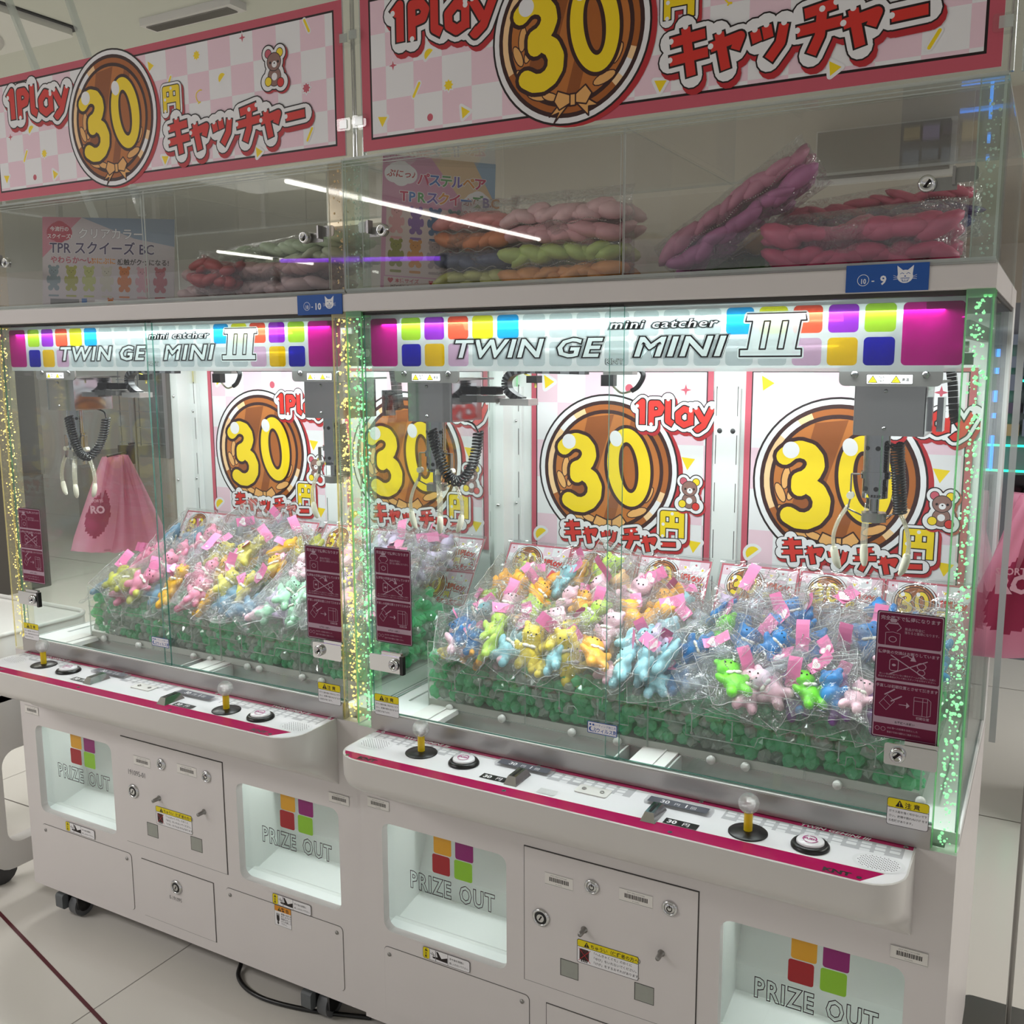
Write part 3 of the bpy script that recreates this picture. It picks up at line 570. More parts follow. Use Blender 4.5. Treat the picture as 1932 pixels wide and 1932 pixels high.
def make_machine(nm, x0, y0, led, seed):
    rnd = random.Random(seed); root = empty('claw_machine', (x0, y0, 0))
    green = led == 'green'
    gcol = (0.55, 1.0, 0.62) if green else (1.0, 0.93, 0.55)
    # ---- cabinet body
    q = MB(); B = M_WHITE; t = .02; Z0, Z1 = .08, .78
    q.box(0, t, t, .70, Z0, Z1, B); q.box(WD-t, WD, t, .70, Z0, Z1, B); q.box(t, WD-t, .68, .70, Z0, Z1, B); q.box(t, WD-t, t, .68, Z0, Z0+.02, B)
    PL, PR = (.058, .372, .312, .568), (.820, 1.135, .312, .562); DX = (.415, .778, .310, .602)
    q.box(0, PL[0], 0, t, Z0, Z1, B); q.box(PR[1], WD, 0, t, Z0, Z1, B); q.box(PL[1], PR[0], 0, t, Z0, Z1, B)
    for a in (PL, PR):
        q.box(a[0], a[1], 0, t, Z0, a[2], B); q.box(a[0], a[1], 0, t, a[3], Z1, B)
        r = .022
        for sx, sz, cx, cz in ((1, 1, a[0], a[2]), (-1, 1, a[1], a[2]), (1, -1, a[0], a[3]), (-1, -1, a[1], a[3])):
            pts = [(cx, cz)]+[(cx+sx*(r-r*math.sin(i*PI/12)), cz+sz*(r-r*math.cos(i*PI/12))) for i in range(7)]
            if sx*sz < 0: pts = pts[::-1]
            q.prism(pts, 0.0, t, lambda u, v, w: (u, w, v), B)
    q.build('cabinet_body', root)
    # console shell
    q = MB(); rings = [(.78, .157), (.762, .1575), (.735, .156), (.715, .146), (.695, .118), (.668, .066), (.645, .026), (.625, .001)]
    R = [[(x, y, z) for x, y in outline(d, .055, 1.14, .058)] for z, d in rings]; n = len(R[0])
    vs = [p for r_ in R for p in r_]; fs = [(i*n+k, i*n+k+1, (i+1)*n+k+1, (i+1)*n+k) for i in range(len(R)-1) for k in range(n-1)]
    q.add(vs, fs, M_CONS, True); q.add(R[0], [tuple(range(n))[::-1]], M_CONS)
    q.build('control_panel', root)
    cp = [o for o in root.children if o.name.startswith('control_panel')][0]
    # overlay print on the console
    a = Art(); o2 = [(x, y) for x, y in outline(.153, .058, 1.137, .055)]
    a.poly(o2[::-1], M_OVL)
    fr = [(x, y) for x, y in outline(.1525, .0585, 1.1365, .055) if y < -.113]
    a.poly(([(1.108, -.1128), (1.078, -.1525)]+[p for p in fr if p[0] < 1.076])[::-1], M_MAROON)
    a.rect(.0585, 1.1365, -.0145, -.001, M_MAROON)
    G = mat('console_overlay_grey', (192, 191, 195), .15); G2 = mat('console_overlay_square', (232, 231, 233), .12)
    def fade(xa, xb): 
        a.rect(xa, xb, -.052, -.0146, G)
        i = 0; x = xa+.004
        while x < xb-.014:
            for j in range(3):
                if j < 2 or rnd.random() < .75: a.rr(x, x+.016, -.0275-.0125*j, -.0185-.0125*j, .002, G2)
            x += .0225; i += 1
    fade(.075, .30); fade(.49, .66); fade(.83, 1.125)
    for xx, sgn in ((.128, 1), (.955, 1)):
        a.text('TWIN GEMINI III', xx, -.0125, .0125, G2, bold=.02, shear=.3, sx=1.25)
    for xx in (.112, 1.02): a.text('KNT', xx, -.146, .016, K_BLK, bold=.05, sx=1.3); a.text('SPORTS', xx, -.150, .006, K_BLK, sx=1.2)
    # screws
    for xx, yy in ((.085, -.142), (.075, -.008), (.445, -.136), (.77, -.142), (1.075, -.143), (1.125, -.008), (.45, -.007), (.78, -.007)): a.ell(xx, yy, .0042, .0042, M_CHROME, n=14); a.ell(xx, yy, .0018, .0018, K_BLK, n=8)
    a.to(MB(), (0, 0, .7802), (1,0,0), (0,1,0), (0,0,1), 0.0).build('overlay', cp)
    # joysticks, buttons, coin slots
    for jx, jy in ((.2106, -.062), (.8855, -.081)):
        j = empty('joystick', (jx, jy, .7805)); j.parent = root
        MB().lathe([(.033, 0), (.033, .001), (.0315, .0022), (.010, .0045), (.0001, .0047)], (0,0,0), M_BLACK, 32).build('dust_disc', j)
        MB().cyl((0,0,.004), (0,0,.036), .0073, n=16, m=mat('yellow_shaft', (226, 192, 16), .35)).build('shaft', j)
        q = MB(); q.ball((0,0,.052), .0175, film('crackled_clear_ball', (.95,.95,.95), .30, .6, 1.5, .05, haze=.16, bump=1.0, bscale=260), 20, 12)
        q.ball((0,0,.050), .0115, film('crackled_ball_core', (.92,.92,.92), .4, .5, 1, .1, haze=.35, bump=1.0, bscale=420), 14, 8); q.cyl((0,0,.034), (0,0,.048), .005, n=10, m=M_CHROME); q.build('ball_knob', j)
    for bx, by in ((.3144, -.066), (.9876, -.079)):
        b = empty('push_button', (bx, by, .7805)); b.parent = root
        MB().lathe([(.031, 0), (.031, .003), (.028, .007), (.0235, .0085), (.0225, .007)], (0,0,0), M_BLACK, 32).build('bezel', b)
        q = MB(); q.lathe([(.0222, .006), (.0222, .010), (.0205, .0118), (.0001, .0128)], (0,0,0), M_OVL, 32)
        a = Art(); PK = ink('button_magenta', (170, 40, 120))
        for k in range(3):
            a.stroke([((.010+.003*k*.5)*math.cos(t_), (.010+.003*k*.5)*math.sin(t_)) for t_ in [i*.3+k*2.1 for i in range(7)]], .0016, PK)
        a.text('PUSH', 0, -.003, .0085, PK, bold=.03, align='CENTER'); a.to(q, (0, 0, .0131), (1,0,0), (0,1,0), (0,0,1), 0.0); q.build('cap', b)
    for k, (sx_, sy, lx, ly) in enumerate(((.444, -.082, .404, -.097), (.724, -.098, .777, -.106))):
        c = empty('coin_slot', (sx_, sy, .7805)); c.parent = root
        q = MB(); w, l, h = .0105, .030, .015
        v = [(-w*1.3,-l,0),(w*1.3,-l,0),(w*1.3,l,0),(-w*1.3,l,0),(-w*.75,-l*.72,h),(w*.75,-l*.72,h),(w*.75,l*.72,h),(-w*.75,l*.72,h)]
        q.add(v, [(0,1,5,4),(1,2,6,5),(2,3,7,6),(3,0,4,7),(4,5,6,7)], M_CHROME); q.box(-.0026, .0026, -l*.6, l*.6, h, h+.0004, M_BLACK); q.build('coin_entry', c)
        a = Art(); a.rr(-.030, .030, -.010, .010, .001, M_BLACK); a.text('30', -.025, -.006, .017, K_WHT, bold=.03); a.text('円', .002, -.0055, .0135, K_WHT, bold=.01)
        a.to(MB(), (lx-sx_, ly-sy, .0006), (1,0,0), (0,1,0), (0,0,1), 0.0).build('price_plate', c)
    for k, (dx, dy) in enumerate(((.432, -.030), (.752, -.047))):
        d = empty('price_window', (dx, dy, .7808)); d.parent = root
        q = MB(); q.rbox(-.062, .062, -.0145, .0145, 0, .0045, .005, film('price_window_cover', (.96,.96,.97), .09, .4, 3, .03, haze=.08), 'z'); q.build('cover', d)
        a = Art(); a.rect(-.056, .054, -.011, .011, mat('price_strip', (84, 86, 96), .4)); a.text('30', -.034, -.006, .017, K_WHT, bold=.02); a.text('円', -.008, -.0055, .011, K_WHT); a.text('1', .010, -.006, .017, K_WHT, bold=.02); a.text('回', .022, -.0055, .011, K_WHT)
        a.to(MB(), (0, 0, .0046), (1,0,0), (0,1,0), (0,0,1), 0.0).build('price_strip', d)
    q = MB(); q.rbox(.560, .624, -.078, -.045, .7806, .7825, .004, M_WHITE2, 'z')
    for xx in (.574, .610): q.lathe([(.0045, 0), (.004, .0018), (.0001, .002)], (xx, -.0615, .7825), M_STEEL, 12)
    q.build('cover_plate', root)
    for gx, gy in ((.099, -.068), (1.094, -.083)):
        a = Art(); a.ell(gx, gy, .040, .030, G2, n=32); a.ell(gx, gy, .034, .0255, M_OVL, n=32)
        for i in range(-5, 6):
            for j in range(-7, 8):
                px, py = i*.0062+(.0031 if j % 2 else 0), j*.0034
                if (px/.032)**2+(py/.0235)**2 < 1: a.ell(gx+px, gy+py, .0012, .0012, K_BLK, n=6)
        a.to(MB(), (0, 0, .7806), (1,0,0), (0,1,0), (0,0,1), 0.0).build('speaker_grille', root)
    if green:
        a = Art(); a.rr(-.018, .018, -.011, .011, .001, mat('peeling_label', (206, 206, 206), .4, noise_amt=.15, noise_scale=300)); a.to(MB(), (.518, -.103, .7808), (1,0,0), (0,1,0), (0,0,1), 0.0).build('worn_label', root, label='small worn paper label')
    # ---- prize outlets
    for k, pr in enumerate((PL, PR)):
        b = MB(); xa, xb, za, zb = pr[0]-.012, pr[1]+.012, pr[2]-.004, pr[3]+.05
        b.box(xa-.004, xa, .02, .235, za-.02, zb, M_BIN); b.box(xb, xb+.004, .02, .235, za-.02, zb, M_BIN)
        b.add([(xa, .02, za-.004), (xb, .02, za-.004), (xb, .06, za+.002), (xa, .06, za+.002)], [(0,1,2,3)], M_BIN)
        b.add([(xa, .06, za+.002), (xb, .06, za+.002), (xb, .075, za-.006), (xa, .075, za-.006)], [(0,1,2,3)], M_BIN)
        b.add([(xa, .075, za-.006), (xb, .075, za-.006), (xb, .16, za+.012), (xa, .16, za+.012)], [(0,1,2,3)], M_BIN)
        b.add([(xa, .16, za+.012), (xb, .16, za+.012), (xb, .16, za+.07), (xa, .16, za+.07)], [(0,1,2,3)], M_BIN)
        b.add([(xa, .16, za+.07), (xb, .16, za+.07), (xb, .225, za+.22), (xa, .225, za+.22)], [(0,1,2,3)], M_BIN)
        b.add([(xa, .225, za+.22), (xb, .225, za+.22), (xb, .235, zb), (xa, .235, zb)], [(0,1,2,3)], M_BIN)
        b.build('prize_bin', root)
        area('outlet_fill_light', (x0+.5*(xa+xb), y0+.12, zb+.02), (0, 0, 0), .26, .04, .42, (.92, 1.0, .97))  # lamp added above the bin to brighten it
        f = MB(); f.box(pr[0]+.001, pr[1]-.001, .0205, .0235, pr[2]+.02, pr[3]+.01, M_ACRYL); ff = f.build('prize_flap', root)
        a = Art(); cx = .5*(pr[0]+pr[1])+.018; zt = pr[3]
        for dx, dz, c_ in ((-.052, -.022, 'gold'), (.003, -.022, 'magenta'), (-.056, -.076, 'redb'), (.0, -.076, 'green')):
            cm = {'gold': mat('flap_gold', (214, 156, 30), .3), 'magenta': mat('flap_magenta', (136, 16, 104), .3), 'redb': mat('flap_red', (160, 20, 30), .3), 'green': mat('flap_green', (138, 192, 40), .3)}[c_]
            a.rr(cx+dx, cx+dx+.045, zt+dz-.028 if dz > -.05 else zt+dz-.020, zt+.004 if dz > -.05 else zt+dz+.024, .005, cm)
        L = mat('flap_line', (110, 60, 84), .4); pass
        for word, xs, s_ in (('PRIZE', -.116, .054), ('OUT', .012, .054)):
            a.text(word, cx+xs, zt-.146, s_, L, bold=.03, sx=.70, sp=1.16, line=.017)
        a.front(MB(), 0, 0, .0203).build('flap_print', ff)
    # ---- doors and panels below
    d = empty('service_door'); d.parent = root; q = MB()
    q.box(DX[0]-.0015, DX[1]+.0015, -.0006, .001, DX[2]-.0015, DX[3]+.0015, M_GROOVE); q.box(DX[0]+.0005, DX[1]-.0005, -.0022, .001, DX[2]+.0005, DX[3]-.0005, B); q.build('door_plate', d)
    def ring_lock(x, z, r, par, kind):
        q = MB(); q.lathe([(r, 0), (r, .002), (r*.86, .0045), (r*.72, .0045), (r*.68, .002)], (x, -.002, z), M_CHROME, 24, 'y'); q.lathe([(r*.68, .002), (r*.62, .0035), (r*.3, .004), (.0001, .004)], (x, -.002, z), M_CHROME if kind == 'tube' else M_BLACK, 20, 'y')
        a = Art()
        if kind == 'tube': a.stroke([(r*.33*math.cos(t_), r*.33*math.sin(t_)) for t_ in [PI/2+.5+i*.66 for i in range(9)]], r*.11, K_BLK); a.seg((0, r*.1), (0, r*.45), r*.14, K_BLK)
        else: a.ell(0, 0, r*.42, r*.42, M_CHROME, n=20); a.seg((-r*.15, -r*.25), (r*.15, r*.25), r*.16, K_BLK)
        a.front(q, x, z, -.006); return q.build('key_lock', par)
    ring_lock(.565, .555, .0155, d, 'tube'); ring_lock(.724, .5555, .0155, d, 'tube'); ring_lock(.4536, .458, .0195, d, 'round')
    for x in (.549, .709):
        q = MB(); q.lathe([(.0072, 0), (.0072, .001), (.0050, .0018), (.0047, .020), (.0042, .0215), (.0001, .0217)], (x, -.002, .4597), M_STEEL, 16, 'y'); q.build('reject_knob', d)
    for x in (.517, .676):
        q = MB(); q.box(x-.020, x+.020, -.0026, -.002, .346, .383, M_GROOVE); q.box(x-.0182, x+.0192, -.003, -.0026, .3475, .382, mat('coin_return_flap', (158, 160, 152), .4, .2, noise_amt=.1, noise_scale=60)); q.build('coin_return', d)
    a = Art(); barcode(a, 0, 0, .062, .026); a.front(MB(), .462, .534, -.0023).build('barcode_sticker', d)
    a = Art(); barcode(a, 0, 0, .068, .026); a.front(MB(), .622, .548-.004, -.0023).build('barcode_sticker', d)
    warn_coin().front(MB(), .534, .387, -.0024).build('caution_sticker', d)
    if not green:
        a = Art(); a.text('191095-01', .435, .503, .020, K_GREY, sx=.8); a.front(MB(), 0, 0, -.0023).build('serial_number', d)
    d = empty('cash_box_door'); d.parent = root; q = MB()
    q.box(.464, .727, -.0006, .001, .110, .273, M_GROOVE); q.box(.466, .7255, -.0022, .001, .112, .2715, B); q.build('door_plate', d); ring_lock(.594, .226, .0195, d, 'round')
    if not green: a = Art(); a.text('0-191095', .565, .187, .015, K_GREY, sx=.8); a.front(MB(), 0, 0, -.0023).build('serial_number', d)
    for xa, xb in ((.058, .425), (.77, 1.137)):
        d = empty('access_panel'); d.parent = root; q = MB(); q.rbox(xa-.001, xb+.001, -.0004, .001, .111, .2745, .011, M_GROOVE); q.rbox(xa, xb, -.0016, .001, .112, .2735, .010, B); q.build('panel_plate', d)
        for x in (xa+.014, xb-.016): q = MB(); q.lathe([(.0048, 0), (.0042, .002), (.0001, .003)], (x, -.0016, .257), M_STEEL, 14, 'y'); q.build('screw', d)
    warn_hand().front(MB(), .163, .279, -.0018).build('warning_sticker', root); warn_hand().front(MB(), .925, .2755, -.0018).build('warning_sticker', root)
    if not green: warn_orange().front(MB(), .93, .222, -.0018).build('warning_sticker', root, label='orange electric shock warning sticker')
    for x, z in ((.022, .596), (1.110, .577)):
        a = Art(); barcode(a, 0, 0, .058, .024); a.front(MB(), x, z, -.0008).build('barcode_sticker', root)
    # ---- casters
    for x, y in ((.145, .030), (1.055, .030), (.145, .6), (1.055, .6)):
        c = empty('caster', (x, y, 0)); c.parent = root; TY = mat('grey_tyre', (96, 98, 100), .5)
        MB().cyl((-.014, .012, .033), (.014, .012, .033), .033, n=24, m=TY).cyl((-.0146, .012, .033), (.0146, .012, .033), .020, n=20, m=M_BLACK).build('wheel', c)
        q = MB(); q.box(-.022, -.016, -.016, .03, .03, .078, M_BLACK); q.box(.016, .022, -.016, .03, .03, .078, M_BLACK); q.box(-.024, .024, -.02, .04, .072, .0802, M_BLACK); q.build('fork', c)
        MB().rbox(-.050, -.020, -.035, .02, .028, .072, .008, mat('brake_pedal_grey', (92, 96, 98), .45), 'x').build('brake_pedal', c)
    # ---- deck, rail, chute and tray
    q = MB(); IN = M_INNER
    q.box(.02, WD-.02, .135, .68, .776, .796, IN); q.box(0, .04, .04, .68, .776, .80, IN); q.box(WD-.04, WD, .04, .68, .776, .80, IN)
    q.box(.04, .105, .02, .135, .776, .800, IN); q.box(1.135, 1.16, .02, .135, .776, .800, IN)
    q.build('deck', root)
    q = MB()
    for x in (.105, .615): q = MB(); q.box(x, x+.072, .022, .14, .792, .8035, M_WHITE2); q.box(x+.046, x+.049, .022, .14, .8035, .806, M_WHITE2); q.build('chute_bridge', root)
    q = MB(); CH = mat('chute_grey_white', (190, 194, 190), .3)
    q.box(.10, 1.135, .1345, .137, .50, .80, CH); q.box(.10, .104, .02, .135, .60, .80, CH); q.box(1.131, 1.135, .02, .135, .60, .80, CH); q.box(.58, .584, .02, .135, .55, .8, CH); q.box(.69, .694, .02, .135, .55, .8, CH)
    q.add([(.58, .02, .73), (.58, .235, .73), (.384, .235, .64), (.384, .02, .64)], [(0,1,2,3)], CH); q.add([(.694, .02, .73), (.694, .235, .73), (.81, .235, .64), (.81, .02, .64)], [(3,2,1,0)], CH)
    q.build('prize_chute', root)
    q = MB(); q.box(.04, 1.16, -.003, .018, .781, .8185, M_RAIL); q.box(.04, 1.16, -.0005, .004, .8185, .8205, M_WHITE2); q.build('bottom_rail', root)
    tr = empty('prize_tray'); tr.parent = root; ty = .130
    joints = [.098, .346, .622, .93, 1.128] if green else [.150, .40, .655, .92, 1.128]
    for i in range(4):
        q = MB(); xa, xb = joints[i]+.001, joints[i+1]-.001; zt = .950 if green else .946
        q.box(xa, xb, ty, ty+.003, .800, zt, M_ACRYL, M_EDGE, 'y'); o = q.build('tray_panel', tr)
        w = xb-xa; z1 = .868
        path = [(xa, z1), (xa+w*.26, z1), (xa+w*.26, z1-.022), (xa+w*.48, z1-.022), (xa+w*.70, z1-.022), (xa+w*.72, z1-.004), (xa+w*.74, z1), (xa+w, z1)] if i % 2 == 0 else [(xa, z1), (xa+w*.30, z1), (xa+w*.30, z1-.024), (xa+w*.36, z1-.024), (xa+w*.37, z1-.008), (xa+w*.42, z1-.006), (xa+w*.45, z1-.014), (xa+w*.45, z1-.026), (xa+w*.86, z1-.026), (xa+w*.86, z1-.006), (xa+w, z1-.006)]
        q = MB(); q.tube([(x, ty-.002, z) for x, z in path], .0011, M_EDGE, 4)
        q.box(xa, xb, ty-.0025, ty-.0005, z1+.022, z1+.0232, M_EDGE)
        for s_ in (.30, .56 if i % 2 == 0 else .62): q.tube([(xa+w*s_, ty-.004, z1+.020), (xa+w*s_, ty-.004, z1-.014)], .0013, M_EDGE, 5); q.lathe([(.0035, 0), (.003, .002), (.0001, .0025)], (xa+w*s_, ty-.003, z1-.016), M_STEEL, 10, 'y')
        q.build('guide_clip', o)
    q = MB(); q.box(joints[0], 1.128, .1345, .137, .800, .816, M_WHITE2)
    q.build('tray_sill', tr)
    for x in ((.157, .291, .458, .56, .7545, .8217, .99, 1.13) if green else (.21, .35, .56, .62, .75, .79, .93, .99)):
        MB().lathe([(.0085, 0), (.0085, .006), (.0065, .009), (.0001, .0095)], (x, ty, .8045), M_WHITE2, 18, 'y').build('tray_foot', tr)
    for x in (joints[0], joints[2], 1.128): q = MB(); q.box(x-.0015, x+.0015, ty+.004, .60, .800, .905 if x != joints[2] else 1.02, M_ACRYL, M_EDGE, 'x'); q.build('tray_side', tr)
    # ---- rear wall
    q = MB(); q.box(.0, WD, .672, .70, .78, 1.667, IN); q.build('rear_wall', root)
    for x0_, x1_, y_, sl in ((.575, .638, .666, (.581, .632)), (.026, .054, .660, (.046,)), (1.152, 1.176, .660, (1.158,))):
        q = MB(); q.rbox(x0_, x1_, y_-.006, .672, .82, 1.50, .002, M_INNER, 'z')
        for x_ in sl:
            for k in range(6): q.box(x_-.0008, x_+.0008, y_-.0065, y_-.004, .86+k*.115, .86+k*.115+.07, M_GROOVE)
        if x0_ == .575:
            for x in (.590, .622): q.lathe([(.0001, .0006), (.006, .0006), (.0062, 0)], (x, .6598, 1.40), M_DGREY, 14, 'y')
        if x0_ == .026:
            for z in (1.41, 1.19): q.lathe([(.0045, 0), (.003, .003), (.0001, .0035)], (.038, .654, z), M_CHROME, 10, 'y')
        q.build('rear_bracket', root)
    for xa, xb, ya in ((0, .03, .60), (WD-.022, WD, .62)):
        q = MB(); q.box(xa, xb, ya, .672, .80, 1.667, M_INNER)
        if xa == 0:
            for z in (1.46, 1.19, .95): q.lathe([(.0045, 0), (.003, .003), (.0001, .0035)], (.014, .598, z), M_CHROME, 10, 'y')
        q.build('rear_corner_column', root)
    # ---- roof beam and light tubes
    q = MB(); q.rbox(0, WD, 0, .70, 1.667, 1.7045, .004, M_WHITE, 'x'); q.box(.002, WD-.002, .006, .69, 1.660, 1.667, M_GROOVE); q.build('roof_beam', root)
    q = MB(); q.cyl((.10, .055, 1.648), (1.10, .055, 1.648), .006, n=10, m=M_LED); q.cyl((.10, .60, 1.648), (1.10, .60, 1.648), .006, n=10, m=M_LED); q.build('light_tube', root)
    for yy, pw in ((.05, 12.0), (.42, 6.2)):
        l = area('cabinet_led', (x0+.6, y0+yy, 1.644), (math.radians(8 if yy < .1 else 0), 0, 0), 1.06, .05, pw, (0.94, 0.99, 1.0))
    area('cabinet_led', (x0+.6, y0+.085, 1.640), (math.radians(-52), 0, 0), 0.74, .03, 2.2, (0.94, 0.99, 1.0))  # extra lamp added to brighten the header film, narrowed to leave its ends dark
    # header film
    h = MB(); h.box(.041, 1.159, .030, .031, 1.5465, 1.660, HP_WHT); hd = h.build('header_panel', root)
    a = Art(); tops = ['lime', 'purple', 'red', 'yellow', 'blue']+['g']*7+['blue', 'yellow', 'red', 'purple', 'lime']; bots = ['navy', 'gold', 'pink']+['g']*11+['pink', 'gold', 'navy']
    for k in range(17):
        x = .1179+.056*k
        for nm_, zb in ((tops[k], 1.6085), (bots[k], 1.5562)): a.rr(x, x+.047, zb, zb+.0445, .007, HP_GREY if nm_ == 'g' else HPC[nm_])
    a.rr(.041, .1075, 1.5562, 1.653, .007, HPC['magenta']); a.rr(1.0706, 1.159, 1.5562, 1.653, .007, HPC['magenta'])
    lt = mat('header_letter_glow', (226, 240, 240), .2, trans=.25, emit=.55)  # letters emit by themselves, standing in for backlight through the film
    for t_, xx, zz, sz, sx_, sp_ in (('TWIN GE', .2380, 1.5735, .0475, 1.46, 1.12), ('MINI', .6200, 1.5735, .0475, 1.52, 1.14), ('mini catcher', .574, 1.6225, .0200, 1.70, 1.15)):
        kk = .0485/sz
        a.text(t_, xx, zz, sz, lt, bold=.066*kk**.2, shear=.22, sx=sx_, sp=sp_); a.text(t_, xx, zz, sz, K_GREY, bold=.088*kk**.2, shear=.22, sx=sx_, sp=sp_, line=.007*kk)
        a.text(t_, xx, zz, sz, K_BLK, bold=.044, shear=.22, sx=sx_, sp=sp_, line=.024*kk**.4)
    z0_, z1_, z2_, z3_ = 1.5715, 1.5835, 1.6295, 1.6415; sh_ = lambda z: (z-1.5715)*.16
    bx = [(.8255, .8455), (.8555, .8755), (.8855, .9055)]
    outer = [(.826, z3_), (.922, z3_), (.924, z2_), (bx[2][1]+sh_(z2_), z2_), (bx[2][1]+sh_(z1_), z1_), (.917, z1_), (.917, z0_), (.814, z0_), (.814, z1_), (bx[0][0]+sh_(z1_), z1_), (bx[0][0]+sh_(z2_), z2_), (.823, z2_)]
    slots = [[(p[1]+sh_(z1_), z1_), (n_[0]+sh_(z1_), z1_), (n_[0]+sh_(z2_), z2_), (p[1]+sh_(z2_), z2_)] for p, n_ in zip(bx, bx[1:])]
    a.poly(outer, lt); a.stroke(outer, .0075, lt, closed=True); a.stroke(outer, .0028, K_BLK, closed=True)
    for s_ in slots: a.stroke(s_, .0026, K_BLK, closed=True)
    a.text('KNT', .567, 1.5595, .0135, K_BLK, bold=.05, sx=1.35); a.text('KNT', .5675, 1.5600, .0130, lt, bold=.0, sx=1.38)
    a.front(MB(), 0, 0, .0299).build('header_print', hd)
    # ---- gantry
    g = MB(); g.cyl((.04, .12, 1.585), (1.16, .12, 1.585), .009, n=12, m=M_RAIL); g.box(.04, 1.16, .215, .235, 1.556, 1.576, M_DGREY); g.box(.19, .50, .245, .275, 1.546, 1.558, M_BLACK)
    for x in (.045, 1.145): g.box(x, x+.02, .05, .64, 1.60, 1.625, M_DGREY)
    g.box(.40, .47, .40, .43, 1.535, 1.548, M_STEEL); g.box(.395, .425, .40, .42, 1.51, 1.535, M_BLACK); g.tube(arcpath([(.475, .41, 1.555), (.492, .41, 1.535), (.480, .41, 1.51), (.465, .41, 1.50)]), .006, M_BLACK, 6); g.tube(arcpath([(.465, .41, 1.50), (.44, .41, 1.495), (.415, .41, 1.515)]), .0025, mat('white_wires', (226, 220, 190), .5), 5)
    g.build('gantry', root)
    make_claw(root, .135, 'L'); make_claw(root, 1.047, 'R')
    # ---- corner posts with bubbles
    pm = film('post_acrylic_'+led, tuple(.90+.09*c for c in gcol), 0.06, 0.5, 3.0, 0.03, haze=0.07, hazecol=gcol); pe = film('post_edge_'+led, gcol, 0.08, .3, 2, .06, haze=.30, hazecol=gcol)  # LED light put into the tint and haze of the clear acrylic
    bm_ = mat('bubble_'+led, (150, 235, 170) if green else (246, 226, 140), .1, emit=.95)  # bubbles emit by themselves in place of the LED light they scatter
    for i, (xa, ya) in enumerate(((0, 0), (WD-.04, 0), (0, .66), (WD-.04, .66))):
        q = MB(); q.box(xa+.0005, xa+.0395, ya, ya+.038, .7805, 1.667, pm, None); q.box(xa+.0008, xa+.003, ya+.001, ya+.003, .785, 1.66, pe)
        q.box(xa+.0365, xa+.039, ya+.001, ya+.003, .785, 1.66, pe); q.box(xa+.0006, xa+.0395, ya+.0002, ya+.0378, 1.657, 1.6668, pe); p = q.build('corner_post', root)
        if i < 2: o = post_bubbles(xa+.003, xa+.037, ya, ya+.038, .79, 1.66, 380 if green else 460, rnd, bm_, .0036 if i or green else .0028).build('bubble', p); o['kind'] = 'stuff'
    # ---- glass
    def pane(nm_, *b, thin, parent=root): q = MB(); q.box(*b, M_GLASS, M_GEDGE, thin); return q.build(nm_, parent)
    pane('sliding_glass', .041, .613, .0060, .0105, .8205, 1.664, thin='y'); pane('sliding_glass', .582, 1.159, .0135, .018, .8205, 1.664, thin='y')
    pane('side_glass', .004, .008, .042, .655, .80, 1.664, thin='x'); pane('side_glass', WD-.008, WD-.004, .042, .655, .80, 1.664, thin='x')
    # ---- locks, signs and stickers on the glass
    for k, (xa, kx) in enumerate(((.042, .120), (1.083, 1.104))):
        l = empty('lock_bracket'); l.parent = root; q = MB(); q.rbox(xa, xa+.080, -.006, -.0035, .915, .951, .004, M_CHROME, 'y'); q.box(xa+.030, xa+.080, -.0035, .004, .949, .958, M_CHROME)
        if k == 0: q.box(xa+.080, xa+.088, -.008, .002, .914, .954, M_BLACK)
        q.build('bracket_plate', l); q = MB(); q.lathe([(.0125, 0), (.0125, .006), (.0105, .009), (.008, .009), (.0075, .006), (.0001, .006)], (kx if k else kx-.012, -.006, .934), M_CHROME, 22, 'y')
        a = Art(); a.seg((-.004, -.004), (.003, .003), .0034, K_BLK); a.front(q, kx if k else kx-.012, .934, -.0125); q.build('key_lock', l)
    rule_sign(.0935, .205).front(MB(), .053, .976, .0057).build('rule_sign', root); rule_sign(.1005, .212).front(MB(), 1.060, .955, .0055).build('rule_sign', root)
    caution_glass().front(MB(), .051, .816, -.0036).build('caution_sticker', root); caution_glass().front(MB(), 1.092, .812, -.0036).build('caution_sticker', root)
    a = Art(); w, h_ = .061, .0235; a.rr(0, w, 0, h_, .002, K_BLUE); a.rr(.0014, w-.0014, .0014, h_-.0014, .001, K_WHT); a.text('抗ウィルス剤', w*.58, h_*.18, h_*.40, K_BLUE, bold=.02, align='CENTER', sx=.92); a.text('コーティング施工済', w*.58, h_*.64, h_*.22, K_BLUE, align='CENTER')
    a.ell(w*.13, h_*.36, h_*.2, h_*.2, K_BLUE, n=16); a.ell(w*.17, h_*.38, h_*.16, h_*.16, K_WHT, n=16)
    for dx in (.1, .2): a.ell(w*dx, h_*.74, h_*.09, h_*.09, K_BLUE, n=8)
    a.front(MB(), .549, .8645, .0055).build('coating_sticker', root)
    return root
MX = {'A': (0.0, 0.0), 'B': (-1.206, 0.010)}
